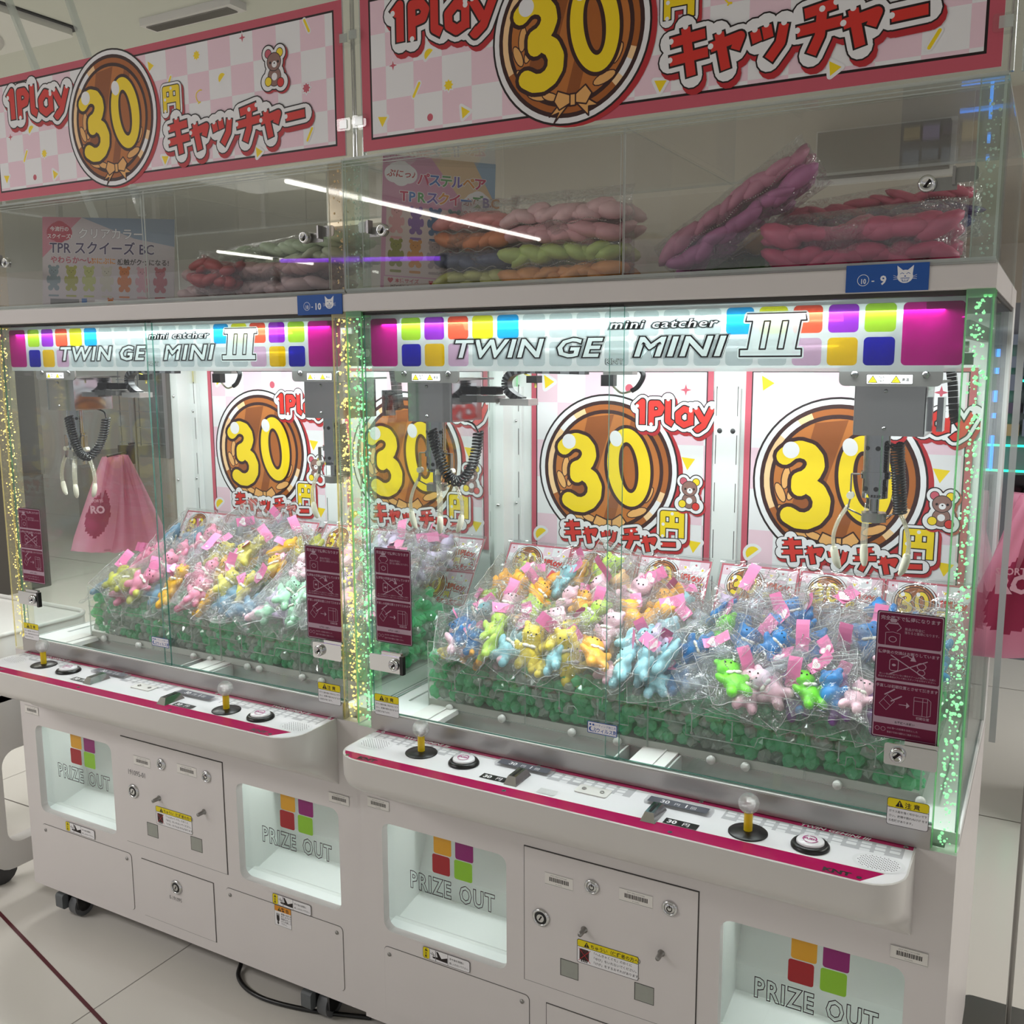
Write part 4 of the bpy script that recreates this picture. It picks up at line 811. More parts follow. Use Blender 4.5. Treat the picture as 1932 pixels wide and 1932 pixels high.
# ---------------------------------------------------------------- room
FLM = mat('polished_floor', (226, 222, 214), 0.14, spec=.45, noise_amt=.05, noise_scale=1.6)
q = MB(); q.box(-12, 10, -8, 12, -.05, 0, FLM); struct(q.build('floor'))
GR = mat('floor_joint', (92, 84, 78), .7)
def fstrip(name, a, b, w, m, z=.0006):
    a, b = Vector(a+(0,)), Vector(b+(0,)); d = (b-a).normalized(); n_ = Vector((-d.y, d.x, 0))*w/2
    q = MB(); q.add([a-n_+Vector((0,0,z)), b-n_+Vector((0,0,z)), b+n_+Vector((0,0,z)), a+n_+Vector((0,0,z))], [(0,1,2,3)], m); return struct(q.build(name))
for i in range(-6, 8): fstrip('trim_floor_joint', (-12, .32+i*1.52), (10, .12+i*1.52+.40), .0045, GR)
for i in range(-7, 8): fstrip('trim_floor_joint', (-.69+i*1.45, -8), (-.64+i*1.45, 12), .0022, mat('fine_joint', (150, 144, 138), .6))
fstrip('trim_floor_line', (-1.9, .10), (.4, -.50), .010, mat('dark_red_line', (88, 22, 34), .5), .001)
CE = mat('ceiling_paint', (206, 208, 196), .8); q = MB(); q.box(-12, 10, -8, 12, 2.80, 2.86, CE); struct(q.build('ceiling'))
q = MB(); WL = mat('wall_paint', (214, 206, 194), .8); q.box(-12, 10, 7.0, 7.1, 0, 2.8, WL); struct(q.build('wall_back'))
# lowered soffit and dark screen seen through the top cases
q = MB(); q.box(-3, 6, 3.6, 7, 2.45, 2.80, mat('soffit_paint', (206, 198, 186), .8)); struct(q.build('trim_soffit'))
q = MB(); q.box(.17, .77, 3.50, 3.56, 2.455, 2.67, mat('dark_screen', (96, 90, 84), .5)); q.box(.15, .79, 3.56, 3.60, 2.43, 2.69, M_WHITE2); t_ = q.build('wall_screen'); tag(t_, 'dark switched off screen in a pale frame hung high behind the cases', 'screen')
for i, (x, y, yl) in enumerate(((-3.26, -5.3, 3.7), (-6.7, -7.0, 1.6))):
    q = MB(); q.rbox(x-.05, x+.05, y-yl/2, y+yl/2, 2.765, 2.80, .01, M_WHITE2, 'y'); o = q.build('tube_light'); q2 = MB(); q2.cyl((x, y-yl/2+.03, 2.752), (x, y+yl/2-.03, 2.752), .016, n=10, m=mat('hall_tube', (255, 252, 246), emit=14)); q2.build('tube', o)
    tag(o, ('long', 'short')[i]+' white tube light on the ceiling that mirrors in the front panes', 'light')
q = MB(); q.rbox(-1.72, -1.27, 1.02, 1.10, 2.775, 2.80, .004, M_WHITE2, 'z'); o = q.build('ceiling_light'); MB().box(-1.70, -1.30, 1.035, 1.085, 2.771, 2.7755, M_STEEL).build('diffuser', o); tag(o, 'slim white ceiling track light above the smaller looking banner', 'light')
# ceiling air conditioner
ac = empty('air_conditioner', (-2.52, .45, 2.80)); tag(ac, 'square white ceiling air conditioner with a round louvred outlet', 'air conditioner')
q = MB(); q.rbox(-.52, .52, -.52, .52, -.03, -.006, .03, mat('ac_white', (224, 224, 216), .5), 'z'); q.rbox(-.535, .535, -.535, .535, -.006, 0, .03, M_DGREY, 'z'); q.build('panel', ac)  # dark plate behind the panel paints the shadow gap round its edge
q = MB(); q.lathe([(.29, -.0305), (.29, -.036), (.26, -.05), (.245, -.05)], (.06,.19,0), M_WHITE2, 40); q.lathe([(.245, -.05), (.235, -.032), (.0001, -.032)], (.06,.19,0), M_BLACK, 40); q.build('outlet_ring', ac)
q = MB(); q.lathe([(.20, -.033), (.20, -.058), (.17, -.064), (.0001, -.064)], (.06, .19, 0), M_WHITE2, 36); q.build('outlet_disc', ac)
# rods of a hanging sign
for i, (x0_, x1_) in enumerate(((-1.62, -1.30), (-1.90, -1.52))):
    q = MB(); q.box(-.006, .006, -.012, .012, 0, .85, M_ACRYL, M_EDGE, 'y'); o = q.build('acrylic_strip', loc=(x1_, .62, 2.03), rot=(0, math.radians(-22 if i == 0 else -26), 0)); tag(o, ('longer', 'shorter')[i]+' clear acrylic strip leaning up to the ceiling behind the banner', 'strip')

# ---------------------------------------------------------------- the two machines
make_machine('A', *MX['A'], 'green', 3); make_machine('B', *MX['B'], 'yellow', 5)
ms = [o for o in COL.objects if o.name.startswith('claw_machine')]
tag(ms[0], 'white twin claw machine with green lit corner posts, nearer to the camera', 'claw machine', 'twin claw machines')
tag(ms[1], 'white twin claw machine with yellow lit corner posts and pink gummy bears', 'claw machine', 'twin claw machines')

# ---------------------------------------------------------------- banners
def make_banner(x, y, label, first):
    b = empty('price_banner', (x, y, 1.974)); tag(b, label, 'banner', 'price banners on the storage cases')
    q = MB(); q.box(0, 1.125, 0, .004, 0, .292, mat('foam_board', (214, 206, 204), .6)); q.build('board', b)
    if 'ban' not in _sh: _sh['ban'] = banner_art().front(MB(), 0, 0, 0).mesh('printed_front')
    o = bpy.data.objects.new('printed_front', _sh['ban']); COL.objects.link(o); o.parent = b
    for xx, zz in ((-.016, .205), (-.006, .045), (1.131, .205), (1.125, .045)):
        q = MB(); q.rbox(xx-.014, xx+.020, -.008, .010, zz, zz+.024, .004, M_ACRYL, 'y'); q.box(xx-.006, xx+.012, -.010, -.008, zz+.004, zz+.020, M_EDGE); q.build('clear_clip', b)
_sh = {}
make_banner(.062, -.006, 'pink checked banner reading 1Play 30 yen catcher above case 10-9', True)
make_banner(-1.114, .002, 'pink checked banner reading 1Play 30 yen catcher above case 10-10', False)
for i, (x, y) in enumerate(((1.206, .02), (.030, .02), (-1.146, .03))):
    q = MB(); q.cyl((x-.008, y, 1.972), (x-.008, y, 2.40), .0045, n=10, m=M_CHROME); q.cyl((x+.010, y+.006, 1.972), (x+.010, y+.006, 2.40), .0045, n=10, m=M_EDGE); o = q.build('banner_pole')
    tag(o, ('pair of thin upright rods beside the end of banner 10-9', 'pair of thin upright rods between the two banners', 'pair of thin upright rods at the outer edge of banner 10-10')[i], 'pole')

# ---------------------------------------------------------------- clear storage cases on the roofs
def make_case(x0, y0, led, label, seed):
    rnd = random.Random(seed); c = empty('storage_case', (x0, y0, 1.7048)); tag(c, label, 'case', 'clear storage cases'); H = .265; D = .66
    gcol = (0.90, .97, .92) if led == 'green' else (.98, .93, .86)
    def pn(nm_, *b, thin): q = MB(); q.box(*b, M_ACRYL, M_EDGE, thin); return q.build(nm_, c)
    pn('floor_sheet', .003, 1.197, .003, D, 0, .006, thin='z'); pn('roof_sheet', .003, 1.197, .003, D, H-.006, H, thin='z')
    pn('rear_sheet', .003, 1.197, D-.004, D, .006, H-.006, thin='y')
    for x in (.003, 1.192): pn('side_sheet', x, x+.004, .006, D-.004, .006, H-.006, thin='x')
    pn('divider', .606, .610, .010, D-.006, .008, H-.008, thin='x')
    for xa, xb in ((.045, .604), (.612, 1.155)): pn('front_door', xa, xb, .0035, .0075, .012, H-.020, thin='y')
    q = MB()
    for z in (H-.018, H-.012, H-.006): q.box(.003, 1.197, .0005, .003, z, z+.0016, M_EDGE)
    q.box(.003, 1.197, .0, .003, .003, .0085, M_EDGE); q.build('front_frame', c)
    pm = film('case_post_'+led, gcol, .06, .5, 3, .03, haze=.03, hazecol=gcol); bm_ = mat('case_bubble_'+led, (190, 206, 194) if led == 'green' else (236, 206, 160), .1, emit=.06)  # case bubbles have a faint glow put into their material
    for i, xa in enumerate((0.001, 1.161)):
        q = MB(); q.box(xa, xa+.038, .001, .038, .006, H-.006, pm); q.box(xa, xa+.002, .001, .003, .006, H-.006, M_EDGE); p = q.build('corner_post', c)
        o = post_bubbles(xa+.003, xa+.035, .001, .038, .012, H-.012, 75, rnd, bm_, .0028).build('bubble', p); o['kind'] = 'stuff'
    for x, s in ((.100, -1), (1.098, 1)):
        l = empty('case_lock'); l.parent = c; z = .118
        q = MB(); q.lathe([(.0125, 0), (.0125, .010), (.0105, .012), (.0075, .012), (.007, .009), (.0001, .009)], (x, .004, z), M_CHROME, 20, 'y'); a = Art(); a.seg((-.003, -.004), (.003, .004), .003, K_BLK); a.front(q, x, z, -.0055); q.build('key_lock', l)
        q = MB(); q.box(min(x, x+s*.040), max(x, x+s*.040), .009, .011, z-.010, z+.009, M_STEEL); q.box(min(x+s*.034, x+s*.038), max(x+s*.034, x+s*.038), -.004, .012, z-.004, z+.022, M_STEEL); q.rbox(min(x+s*.036, x+s*.068), max(x+s*.036, x+s*.068), .0095, .0115, z+.0, z+.022, .006, M_STEEL, 'y'); q.build('latch_plate', l)
    return c
make_case(*MX['A'], 'green', 'clear acrylic storage case holding bulk bags under banner above tag 10-9', 11)
make_case(*MX['B'], 'yellow', 'clear acrylic storage case holding bulk bags under banner above tag 10-10', 12)
for nm_, x, z, y, r, t, lb in (('A', .988, 1.6685, -.0015, 0.0, '9', 'blue tag reading 10-9 with a white grinning cat face on the beam'), ('B', -.1345, 1.664, .0085, 0.0, '10', 'blue tag reading 10-10 with a white grinning cat face on the beam')):
    q = MB(); q.box(0, .120, 0, .0012, 0, .041, K_BLUE); cat_tag(t).front(q, 0, 0, -.0001); tag(q.build('number_tag', loc=(x, y, z)), lb, 'tag', 'blue number tags')

# ---------------------------------------------------------------- wall posters and price cards
def mesh_obj(name, me, parent=None, loc=(0,0,0), rot=(0,0,0)):
    o = bpy.data.objects.new(name, me); COL.objects.link(o); o.parent = parent; o.location = loc; o.rotation_euler = rot; return o
PW, PH = .492, .500
_sh['poster'] = poster_art(PW, PH).front(MB().box(0, PW, 0, .0012, 0, PH, K_WHT), 0, 0, 0).mesh('wall_poster')
for k, (mx, x, lb) in enumerate((('A', .078, 'pink 30 yen poster inside the green lit machine, next to the other machine'), ('A', .648, 'pink 30 yen poster inside the green lit machine, beside the open aisle'), ('B', .096, 'pink 30 yen poster on the rear wall above the gummy bear pile'), ('B', .652, 'pink 30 yen poster of the yellow lit machine, seen through the side glass'))):
    o = mesh_obj('wall_poster', _sh['poster'], None, (MX[mx][0]+x, MX[mx][1]+.668, 1.048)); tag(o, lb, 'poster', '30 yen wall posters')
CW, CH = .181, .097
_sh['card'] = card_art(CW, CH).to(MB(), (0,0,0), (1,0,0), (0,1,0), (0,0,1), .0008).mesh('price_card')
cm_ = MB(); cm_.box(0, CW, 0, CH, -.0008, .0008, M_WHITE2); card_art(CW, CH).to(cm_, (0,0,0), (1,0,0), (0,1,0), (0,0,1), .0009); _sh['card'] = cm_.mesh('price_card')
ORD = ['first', 'second', 'third', 'fourth', 'fifth', 'sixth']
tilt = math.radians(56)
for mk, nmx in (('A', 'green lit machine'), ('B', 'yellow lit machine')):
    for row in range(2):
        for k in range(6):
            x = .052+.1835*k+(.022 if k > 2 else 0)
            yb = .600-(1+row)*CH*1.02*math.cos(tilt); zb = 1.094-(1+row)*CH*1.02*math.sin(tilt)
            o = mesh_obj('price_card', _sh['card'], None, (MX[mk][0]+x, MX[mk][1]+yb, zb), (tilt, 0, 0))
            tag(o, ORD[k]+' 30 yen card from the left, '+('top' if row == 0 else 'lower')+' row, '+nmx, 'card', '30 yen cards behind the '+nmx[:-8]+' piles')
    for half in range(2):
        xa = .048+half*.573; q = MB(); q.box(0, .552, -.012, CH*2.1, -.0045, -.0012, M_ACRYL, M_EDGE, 'z'); q.box(0, .552, -.012, CH*2.1, .0062, .0068, film('card_cover_film', (.98,.98,.985), .05, .4, 3, .05, haze=.01, bump=.35, bscale=12), M_EDGE, 'z')
        o = q.build('card_easel', None, (MX[mk][0]+xa, MX[mk][1]+.600-CH*2.04*math.cos(tilt), 1.094-CH*2.04*math.sin(tilt)), (tilt, 0, 0))
        tag(o, 'clear tilted easel under the '+('left' if half == 0 else 'right')+' hand 30 yen cards of the '+nmx, 'easel', 'clear card easels')

# ---------------------------------------------------------------- crystal stones
def gem_mesh(seed, m):
    rnd = random.Random(seed); q = MB(); n = 6; prof = [(.0, .0118), (.0075, .0100), (.0128, .003), (.0118, -.006), (.006, -.0112), (0, -.0118)]; v = []
    for i, (r, h) in enumerate(prof):
        for k in range(n): t_ = 2*PI*k/n+(.5 if i % 2 else 0)+rnd.uniform(-.16, .16); rr = r*rnd.uniform(.86, 1.16); v.append((rr*math.cos(t_), rr*math.sin(t_)*rnd.uniform(.85, 1.1), h*rnd.uniform(.9, 1.12)))
    q.add(v, [(i*n+k, (i+1)*n+k, (i+1)*n+(k+1) % n, i*n+(k+1) % n) for i in range(len(prof)-1) for k in range(n)], m); return q
GEMG = film('green_crystal', (.50, 1.0, .70), .20, .6, 1.3, .05, haze=.68, hazecol=(.24, .98, .54)); GEMC = film('clear_crystal', (.97, 1.0, .98), .24, .65, 1.3, .03, haze=.42, hazecol=(.9, .96, .92))
gms = {'green': [gem_mesh(i, GEMG).mesh('crystal_stone') for i in range(4)], 'clear': [gem_mesh(9+i, GEMC).mesh('crystal_stone') for i in range(4)]}
rg = random.Random(21)
for mk, nmx, cnt in (('A', 'green lit machine', 185), ('B', 'yellow lit machine', 115)):
    ox, oy = MX[mk]; xl = .108 if mk == 'A' else .160; stuff = []
    # front layer of stones, row above row, then the heap behind them
    pos = []
    z = .828 if mk == 'A' else .826
    for r in range(5):
        x = xl+(r % 2)*.011
        while x < 1.12: pos.append((x+rg.uniform(-.004, .004), .147+rg.uniform(-.002, .006)+(0 if r < 4 else .008), z+r*.0205+rg.uniform(-.003, .003))); x += .0232
    rg.shuffle(pos)
    front, rest = pos[:cnt], pos[cnt:]
    for (x, y, z) in front:
        kind = 'green' if rg.random() < .62 else 'clear'
        o = mesh_obj('crystal_stone', rg.choice(gms[kind]), None, (ox+x, oy+y, z), (rg.random()*6, rg.random()*6, rg.random()*6)); s = rg.uniform(.92, 1.22); o.scale = (s, s, s)
        tag(o, kind+(' tinted' if kind == 'green' else ' colourless')+' faceted acrylic stone in the tray of the '+nmx, 'crystal', 'crystal stones of the '+nmx)
    H = MB()
    def put(x, y, z, kk):
        g = gem_mesh(rg.randrange(99), GEMG if kk else GEMC); R_ = Matrix.Rotation(rg.random()*6, 3, Vector((rg.random()-.5, rg.random()-.5, rg.random()-.5)).normalized()); s = rg.uniform(.95, 1.25)
        H.add([R_ @ Vector(v)*s+Vector((x, y, z)) for v in g.v], g.f, GEMG if kk else GEMC)
    for (x, y, z) in rest: put(x, y, z, rg.random() < .62)
    for i in range(360): put(rg.uniform(xl, 1.12), rg.uniform(.172, .30), rg.uniform(.825, .925), rg.random() < .66)
    for i in range(170): put(rg.uniform(xl, 1.12), rg.uniform(.30, .58), rg.uniform(.93, .97), rg.random() < .66)
    # stones along the two end walls of the tray
    for i in range(120): put(rg.choice((xl, 1.118)), rg.uniform(.15, .52), rg.uniform(.82, .925), rg.random() < .7)
    H.add([(xl+.02, .185, .81), (1.11, .185, .81), (1.11, .185, .905), (xl+.02, .185, .905), (xl+.02, .58, .81), (1.11, .58, .81), (1.11, .58, .94), (xl+.02, .58, .94)], [(0,1,2,3), (3,2,6,7), (0,3,7,4), (1,5,6,2)], mat('green_stone_depth', (122, 222, 168), .35, noise_amt=.45, noise_scale=70))
    o = H.build('crystal_stone_heap', None, (ox, oy, 0)); o['kind'] = 'stuff'; o['label'] = 'heap of green and clear acrylic stones under the prizes of the '+nmx; o['category'] = 'crystals'

# ---------------------------------------------------------------- bagged squishy bears
def bear_mesh():
    bm = bmesh.new()
    def sph(c, r, rot=0):
        mtx = Matrix.Translation(c) @ Matrix.Rotation(rot, 4, 'Y') @ Matrix.Diagonal((r[0], r[1], r[2], 1)); bmesh.ops.create_uvsphere(bm, u_segments=14, v_segments=9, radius=1, matrix=mtx)
    sph((0, 0, .024), (.0195, .014, .0175)); sph((-.0135, 0, .040), (.0062, .005, .0065)); sph((.0135, 0, .040), (.0062, .005, .0065)); sph((0, 0, -.006), (.0175, .013, .021))
    sph((-.0195, -.004, .000), (.0065, .006, .012), -.5); sph((.0195, -.004, .000), (.0065, .006, .012), .5); sph((-.011, -.003, -.027), (.0082, .008, .011), .15); sph((.011, -.003, -.027), (.0082, .008, .011), -.15)
    me = bpy.data.meshes.new('bear'); bm.to_mesh(me); bm.free(); o = bpy.data.objects.new('tmp', me); COL.objects.link(o)
    md = o.modifiers.new('r', 'REMESH'); md.mode = 'VOXEL'; md.voxel_size = .0026; sm = o.modifiers.new('s', 'SMOOTH'); sm.factor = .6; sm.iterations = 3
    dg = bpy.context.evaluated_depsgraph_get(); out = bpy.data.meshes.new_from_object(o.evaluated_get(dg)); bpy.data.objects.remove(o)
    out.name = 'squishy_bear'; out.polygons.foreach_set('use_smooth', [True]*len(out.polygons)); out.materials.clear(); out.materials.append(M_WHITE2); return out
BEAR = bear_mesh()
fq = MB()
for x in (-.0072, .0072): fq.ball((x, -.0128, .026), .0016, M_BLACK, 8, 5)
fq.ball((0, -.0140, .0225), (.0018, .0012, .0014), M_BLACK, 8, 5)
bq = (236, 232, 220); WS = mat('cream_scarf', bq, .5); fq.ball((-.006, -.0115, .0045), (.0062, .0026, .0034), WS, 8, 5); fq.ball((.006, -.0115, .0045), (.0062, .0026, .0034), WS, 8, 5); fq.ball((0, -.0128, .0045), (.0022, .0022, .0026), WS, 8, 5)
FACE = fq.mesh('face')
def bag_mesh(seed, w=.052, h=.068, t_=.017, m=M_BAG, nx=12, nz=14, wr=.006, sc=30):
    q = MB(); v = []
    for s in (-1, 1):
        for j in range(nz+1):
            for i in range(nx+1):
                u, w_ = 2*i/nx-1, 2*j/nz-1; e = max(0, 1-abs(u)**3)*max(0, 1-abs(w_)**3)
                p = Vector((u*w, 0, w_*h)); nn = noise.noise(Vector((u*w*sc+seed*7, w_*h*sc, s*3.0))); n2 = noise.noise(Vector((u*w*sc*2.3+seed*3, w_*h*sc*2.3, s*5.0)))
                edge = noise.noise(Vector((u*2+seed, w_*2, 9.1)))
                v.append((p.x*(1-.06*abs(edge)), s*t_*e*(.75+.5*nn)+s*.0006+(nn*.9+n2*.6)*wr+edge*.008, p.z*(1-.05*abs(edge))))
    N = (nx+1)*(nz+1); f = [(s*N+j*(nx+1)+i, s*N+j*(nx+1)+i+1, s*N+(j+1)*(nx+1)+i+1, s*N+(j+1)*(nx+1)+i) for s in (0, 1) for j in range(nz) for i in range(nx)]
    q.add(v, f, m, False)
    if m is M_BAG:
        at_ = lambda i, j: v[j*(nx+1)+i]; sm = film('bag_seam_glint', (.96, .96, .97), .16, .5, 2, .1, haze=.30)  # hem and zip lines, whitened to act as painted highlights on the bag
        q.tube([at_(i, 0) for i in range(nx+1)]+[at_(nx, j) for j in range(1, nz+1)]+[at_(i, nz) for i in range(nx-1, -1, -1)]+[at_(0, j) for j in range(nz-1, 0, -1)], .0006, sm, 4, closed=True)
        for j in (nz-2, nz-1): q.tube([at_(i, j) for i in range(nx+1)], .0007, sm, 4)
    return q.mesh('bag')
BAGS = [bag_mesh(i) for i in range(7)]
def tag_mesh(seed):
    q = MB(); rnd = random.Random(seed); P = mat('pink_card', (232, 128, 176), .45); n = 6; L = .052; v = []
    for i in range(n+1):
        t_ = i/n; b = .012*math.sin(t_*2.4+seed)
        for s in (-1, 1): v.append((s*.0125, b, t_*L-L/2))
    q.add(v, [(2*i, 2*i+1, 2*i+3, 2*i+2) for i in range(n)], P)
    a = Art(); HW = ink('heart_white', (240, 236, 236)); HP = mat('pink_card', (232, 128, 176), .45)
    for s_, m_ in ((1.25, HP), (1.0, HW)): a.poly([(s_*.0115*(16*math.sin(t)**3)/16, s_*.0105*(13*math.cos(t)-5*math.cos(2*t)-2*math.cos(3*t)-math.cos(4*t))/16) for t in [2*PI*i/26 for i in range(26)]], m_)
    for k in range(3): a.rect(-.005, .005, .002-.003*k, .0028-.003*k, K_ROSE)
    a.to(q, (0, .012*math.sin(.4+seed)-.001, L*.22-L/2+.006), (1,0,0), (0,0,1), (0,-1,0)); return q.mesh('hang_tag')
TAGS = [tag_mesh(i) for i in range(3)]
cq = MB(); BC = mat('bead_chain', (176, 172, 168), .25, .8)
for i in range(26): t_ = 2*PI*i/26; cq.ball((.014*math.cos(t_), .004*math.sin(3*t_), .019*math.sin(t_)), .00125, BC, 6, 4)
CHAIN = cq.mesh('bead_chain')
TOY = {k: mat('squishy_'+k, c, .38, spec=.5, trans=tr) for k, c, tr in (('orange', (250, 176, 54), 0), ('peach', (246, 200, 150), 0), ('yellow', (248, 222, 84), 0), ('sky', (160, 216, 228), 0), ('lime', (190, 224, 88), 0), ('pink', (244, 198, 212), 0), ('azure', (50, 150, 226), .30), ('teal', (110, 160, 168), 0), ('mauve', (206, 188, 220), 0), ('green', (122, 236, 50), .2), ('clear', (232, 236, 242), .78), ('purple', (132, 66, 156), .1), ('steel', (142, 186, 214), .5), ('rose', (248, 160, 190), .35), ('olive', (204, 204, 86), .3), ('amber', (238, 180, 30), .25), ('lemon', (238, 226, 110), .35), ('mint', (178, 230, 196), .05))}
CN = {'sky': 'pale blue', 'azure': 'bright blue', 'lime': 'lime green', 'teal': 'dusky teal', 'mauve': 'lilac', 'green': 'vivid green', 'clear': 'colourless', 'steel': 'steel blue', 'rose': 'rose pink', 'lemon': 'lemon', 'mint': 'mint green'}
PACKS = {
 'A': [('orange', 0.119, 0.373, 1.034), ('orange', 0.187, 0.388, 1.039), ('orange', 0.255, 0.416, 1.049), ('orange', 0.261, 0.361, 1.03), ('orange', 0.307, 0.473, 1.068), ('orange', 0.37, 0.363, 1.031), ('peach', 0.294, 0.226, 0.984), ('yellow', 0.392, 0.21, 0.979), ('yellow', 0.338, 0.162, 0.962), ('yellow', 0.343, 0.102, 0.942), ('yellow', 0.44, 0.108, 0.944), ('orange', 0.487, 0.172, 0.966), ('yellow', 0.425, 0.174, 0.967), ('sky', 0.396, 0.139, 0.955), ('sky', 0.298, 0.16, 0.962), ('lime', 0.243, 0.155, 0.96), ('lime', 0.235, 0.204, 0.977), ('lime', 0.119, 0.286, 1.005), ('lime', 0.276, 0.292, 1.007), ('lime', 0.178, 0.436, 1.056), ('lime', 0.42, 0.319, 1.016), ('pink', 0.139, 0.139, 0.955), ('azure', 0.103, 0.169, 0.965), ('azure', 0.159, 0.181, 0.969), ('azure', 0.201, 0.138, 0.954), ('orange', 0.176, 0.085, 0.936), ('orange', 0.225, 0.093, 0.939), ('pink', 0.336, 0.351, 1.027), ('pink', 0.354, 0.264, 0.997), ('pink', 0.398, 0.396, 1.042), ('teal', 0.153, 0.248, 0.992), ('sky', 0.288, 0.432, 1.054), ('pink', 0.218, 0.289, 1.006), ('lime', 0.376, 0.495, 1.076), ('pink', 0.48, 0.413, 1.048), ('orange', 0.505, 0.331, 1.02), ('orange', 0.565, 0.43, 1.054), ('orange', 0.553, 0.381, 1.037), ('orange', 0.561, 0.33, 1.02), ('peach', 0.441, 0.441, 1.057), ('sky', 0.565, 0.225, 0.984), ('sky', 0.613, 0.28, 1.003), ('sky', 0.597, 0.155, 0.96), ('sky', 0.633, 0.194, 0.973), ('sky', 0.554, 0.13, 0.952), ('sky', 0.621, 0.094, 0.939), ('pink', 0.441, 0.358, 1.029), ('pink', 0.484, 0.257, 0.995), ('mauve', 0.602, 0.224, 0.983), ('azure', 0.698, 0.372, 1.034), ('azure', 0.747, 0.341, 1.023), ('azure', 0.837, 0.412, 1.048), ('azure', 0.819, 0.347, 1.026), ('azure', 0.866, 0.381, 1.037), ('azure', 0.775, 0.281, 1.003), ('azure', 0.836, 0.284, 1.004), ('azure', 0.907, 0.299, 1.009), ('azure', 0.998, 0.345, 1.025), ('azure', 1.003, 0.452, 1.061), ('azure', 0.962, 0.172, 0.966), ('green', 0.778, 0.164, 0.963), ('green', 0.92, 0.162, 0.962), ('green', 0.719, 0.298, 1.009), ('clear', 0.751, 0.44, 1.057), ('clear', 0.947, 0.355, 1.028), ('clear', 0.973, 0.293, 1.007), ('pink', 0.846, 0.135, 0.953), ('clear', 0.855, 0.194, 0.973), ('clear', 0.943, 0.231, 0.986), ('purple', 0.888, 0.096, 0.94), ('purple', 0.977, 0.112, 0.946), ('pink', 0.813, 0.096, 0.94), ('pink', 1.014, 0.169, 0.965), ('clear', 0.914, 0.409, 1.046), ('azure', 0.692, 0.241, 0.989), ('clear', 0.693, 0.122, 0.949), ('clear', 0.728, 0.208, 0.978), ('clear', 0.742, 0.118, 0.948), ('azure', 1.146, 0.36, 1.03), ('azure', 1.132, 0.281, 1.003), ('purple', 1.039, 0.118, 0.948), ('clear', 1.079, 0.204, 0.977), ('clear', 1.085, 0.354, 1.028), ('pink', 1.06, 0.271, 1.0), ('clear', 0.882, 0.236, 0.988), ('clear', 0.665, 0.315, 1.014)],
 'B': [('steel', -0.974, 0.377, 1.065), ('steel', -0.925, 0.427, 1.085), ('rose', -0.942, 0.284, 1.028), ('rose', -0.944, 0.236, 1.008), ('rose', -0.854, 0.243, 1.011), ('rose', -0.835, 0.288, 1.029), ('rose', -0.829, 0.376, 1.064), ('clear', -0.785, 0.302, 1.035), ('olive', -0.956, 0.145, 0.972), ('olive', -0.921, 0.163, 0.979), ('olive', -0.887, 0.094, 0.952), ('rose', -0.853, 0.156, 0.976), ('amber', -0.744, 0.187, 0.989), ('amber', -0.764, 0.119, 0.962), ('rose', -0.651, 0.133, 0.967), ('amber', -0.646, 0.253, 1.015), ('lemon', -0.73, 0.329, 1.045), ('lemon', -0.575, 0.205, 0.996), ('lemon', -0.506, 0.199, 0.994), ('steel', -0.542, 0.135, 0.968), ('steel', -0.447, 0.116, 0.96), ('amber', -0.621, 0.082, 0.947), ('lemon', -0.645, 0.329, 1.046), ('clear', -0.821, 0.477, 1.105), ('clear', -0.808, 0.517, 1.121), ('clear', -0.679, 0.528, 1.125), ('clear', -0.701, 0.482, 1.107), ('lemon', -0.676, 0.415, 1.08), ('lemon', -0.486, 0.244, 1.012), ('clear', -0.604, 0.462, 1.099), ('olive', -0.484, 0.444, 1.091), ('amber', -0.532, 0.371, 1.062), ('amber', -0.496, 0.298, 1.033), ('pink', -0.422, 0.311, 1.038), ('pink', -0.381, 0.265, 1.02), ('mint', -0.405, 0.219, 1.002), ('mint', -0.355, 0.192, 0.991), ('mint', -0.384, 0.109, 0.958), ('mint', -0.319, 0.147, 0.973), ('mauve', -0.363, 0.128, 0.965), ('mint', -0.312, 0.2, 0.994), ('clear', -0.246, 0.101, 0.954), ('steel', -0.51, 0.08, 0.946), ('rose', -0.683, 0.232, 1.007), ('lemon', -0.501, 0.388, 1.069), ('clear', -0.248, 0.152, 0.975), ('mint', -0.25, 0.195, 0.992), ('pink', -0.346, 0.29, 1.03), ('mauve', -0.094, 0.311, 1.038), ('mauve', -0.111, 0.341, 1.05), ('mauve', -0.054, 0.362, 1.059), ('mauve', -0.122, 0.284, 1.027), ('mauve', -0.098, 0.277, 1.025), ('mauve', -0.043, 0.308, 1.037), ('pink', -0.094, 0.335, 1.048), ('pink', -0.032, 0.257, 1.017), ('mint', -0.087, 0.216, 1.0), ('teal', -0.09, 0.19, 0.99), ('teal', -0.032, 0.192, 0.991), ('teal', -0.086, 0.142, 0.971), ('pink', -0.102, 0.172, 0.983), ('teal', -0.025, 0.136, 0.968), ('mauve', -0.165, 0.254, 1.016), ('mauve', -0.223, 0.266, 1.02), ('azure', -0.096, 0.121, 0.963), ('pink', -0.193, 0.205, 0.996), ('teal', -0.091, 0.096, 0.952), ('mint', -0.136, 0.113, 0.959), ('pink', -0.095, 0.182, 0.987)]}
rp = random.Random(5); full = []
for mk, lst in PACKS.items():
    for c, x, y, z in lst: full.append([mk, c, x, y, z-.06*max(0, y-.26)-(.022 if mk == 'B' and y > .4 else 0), False])
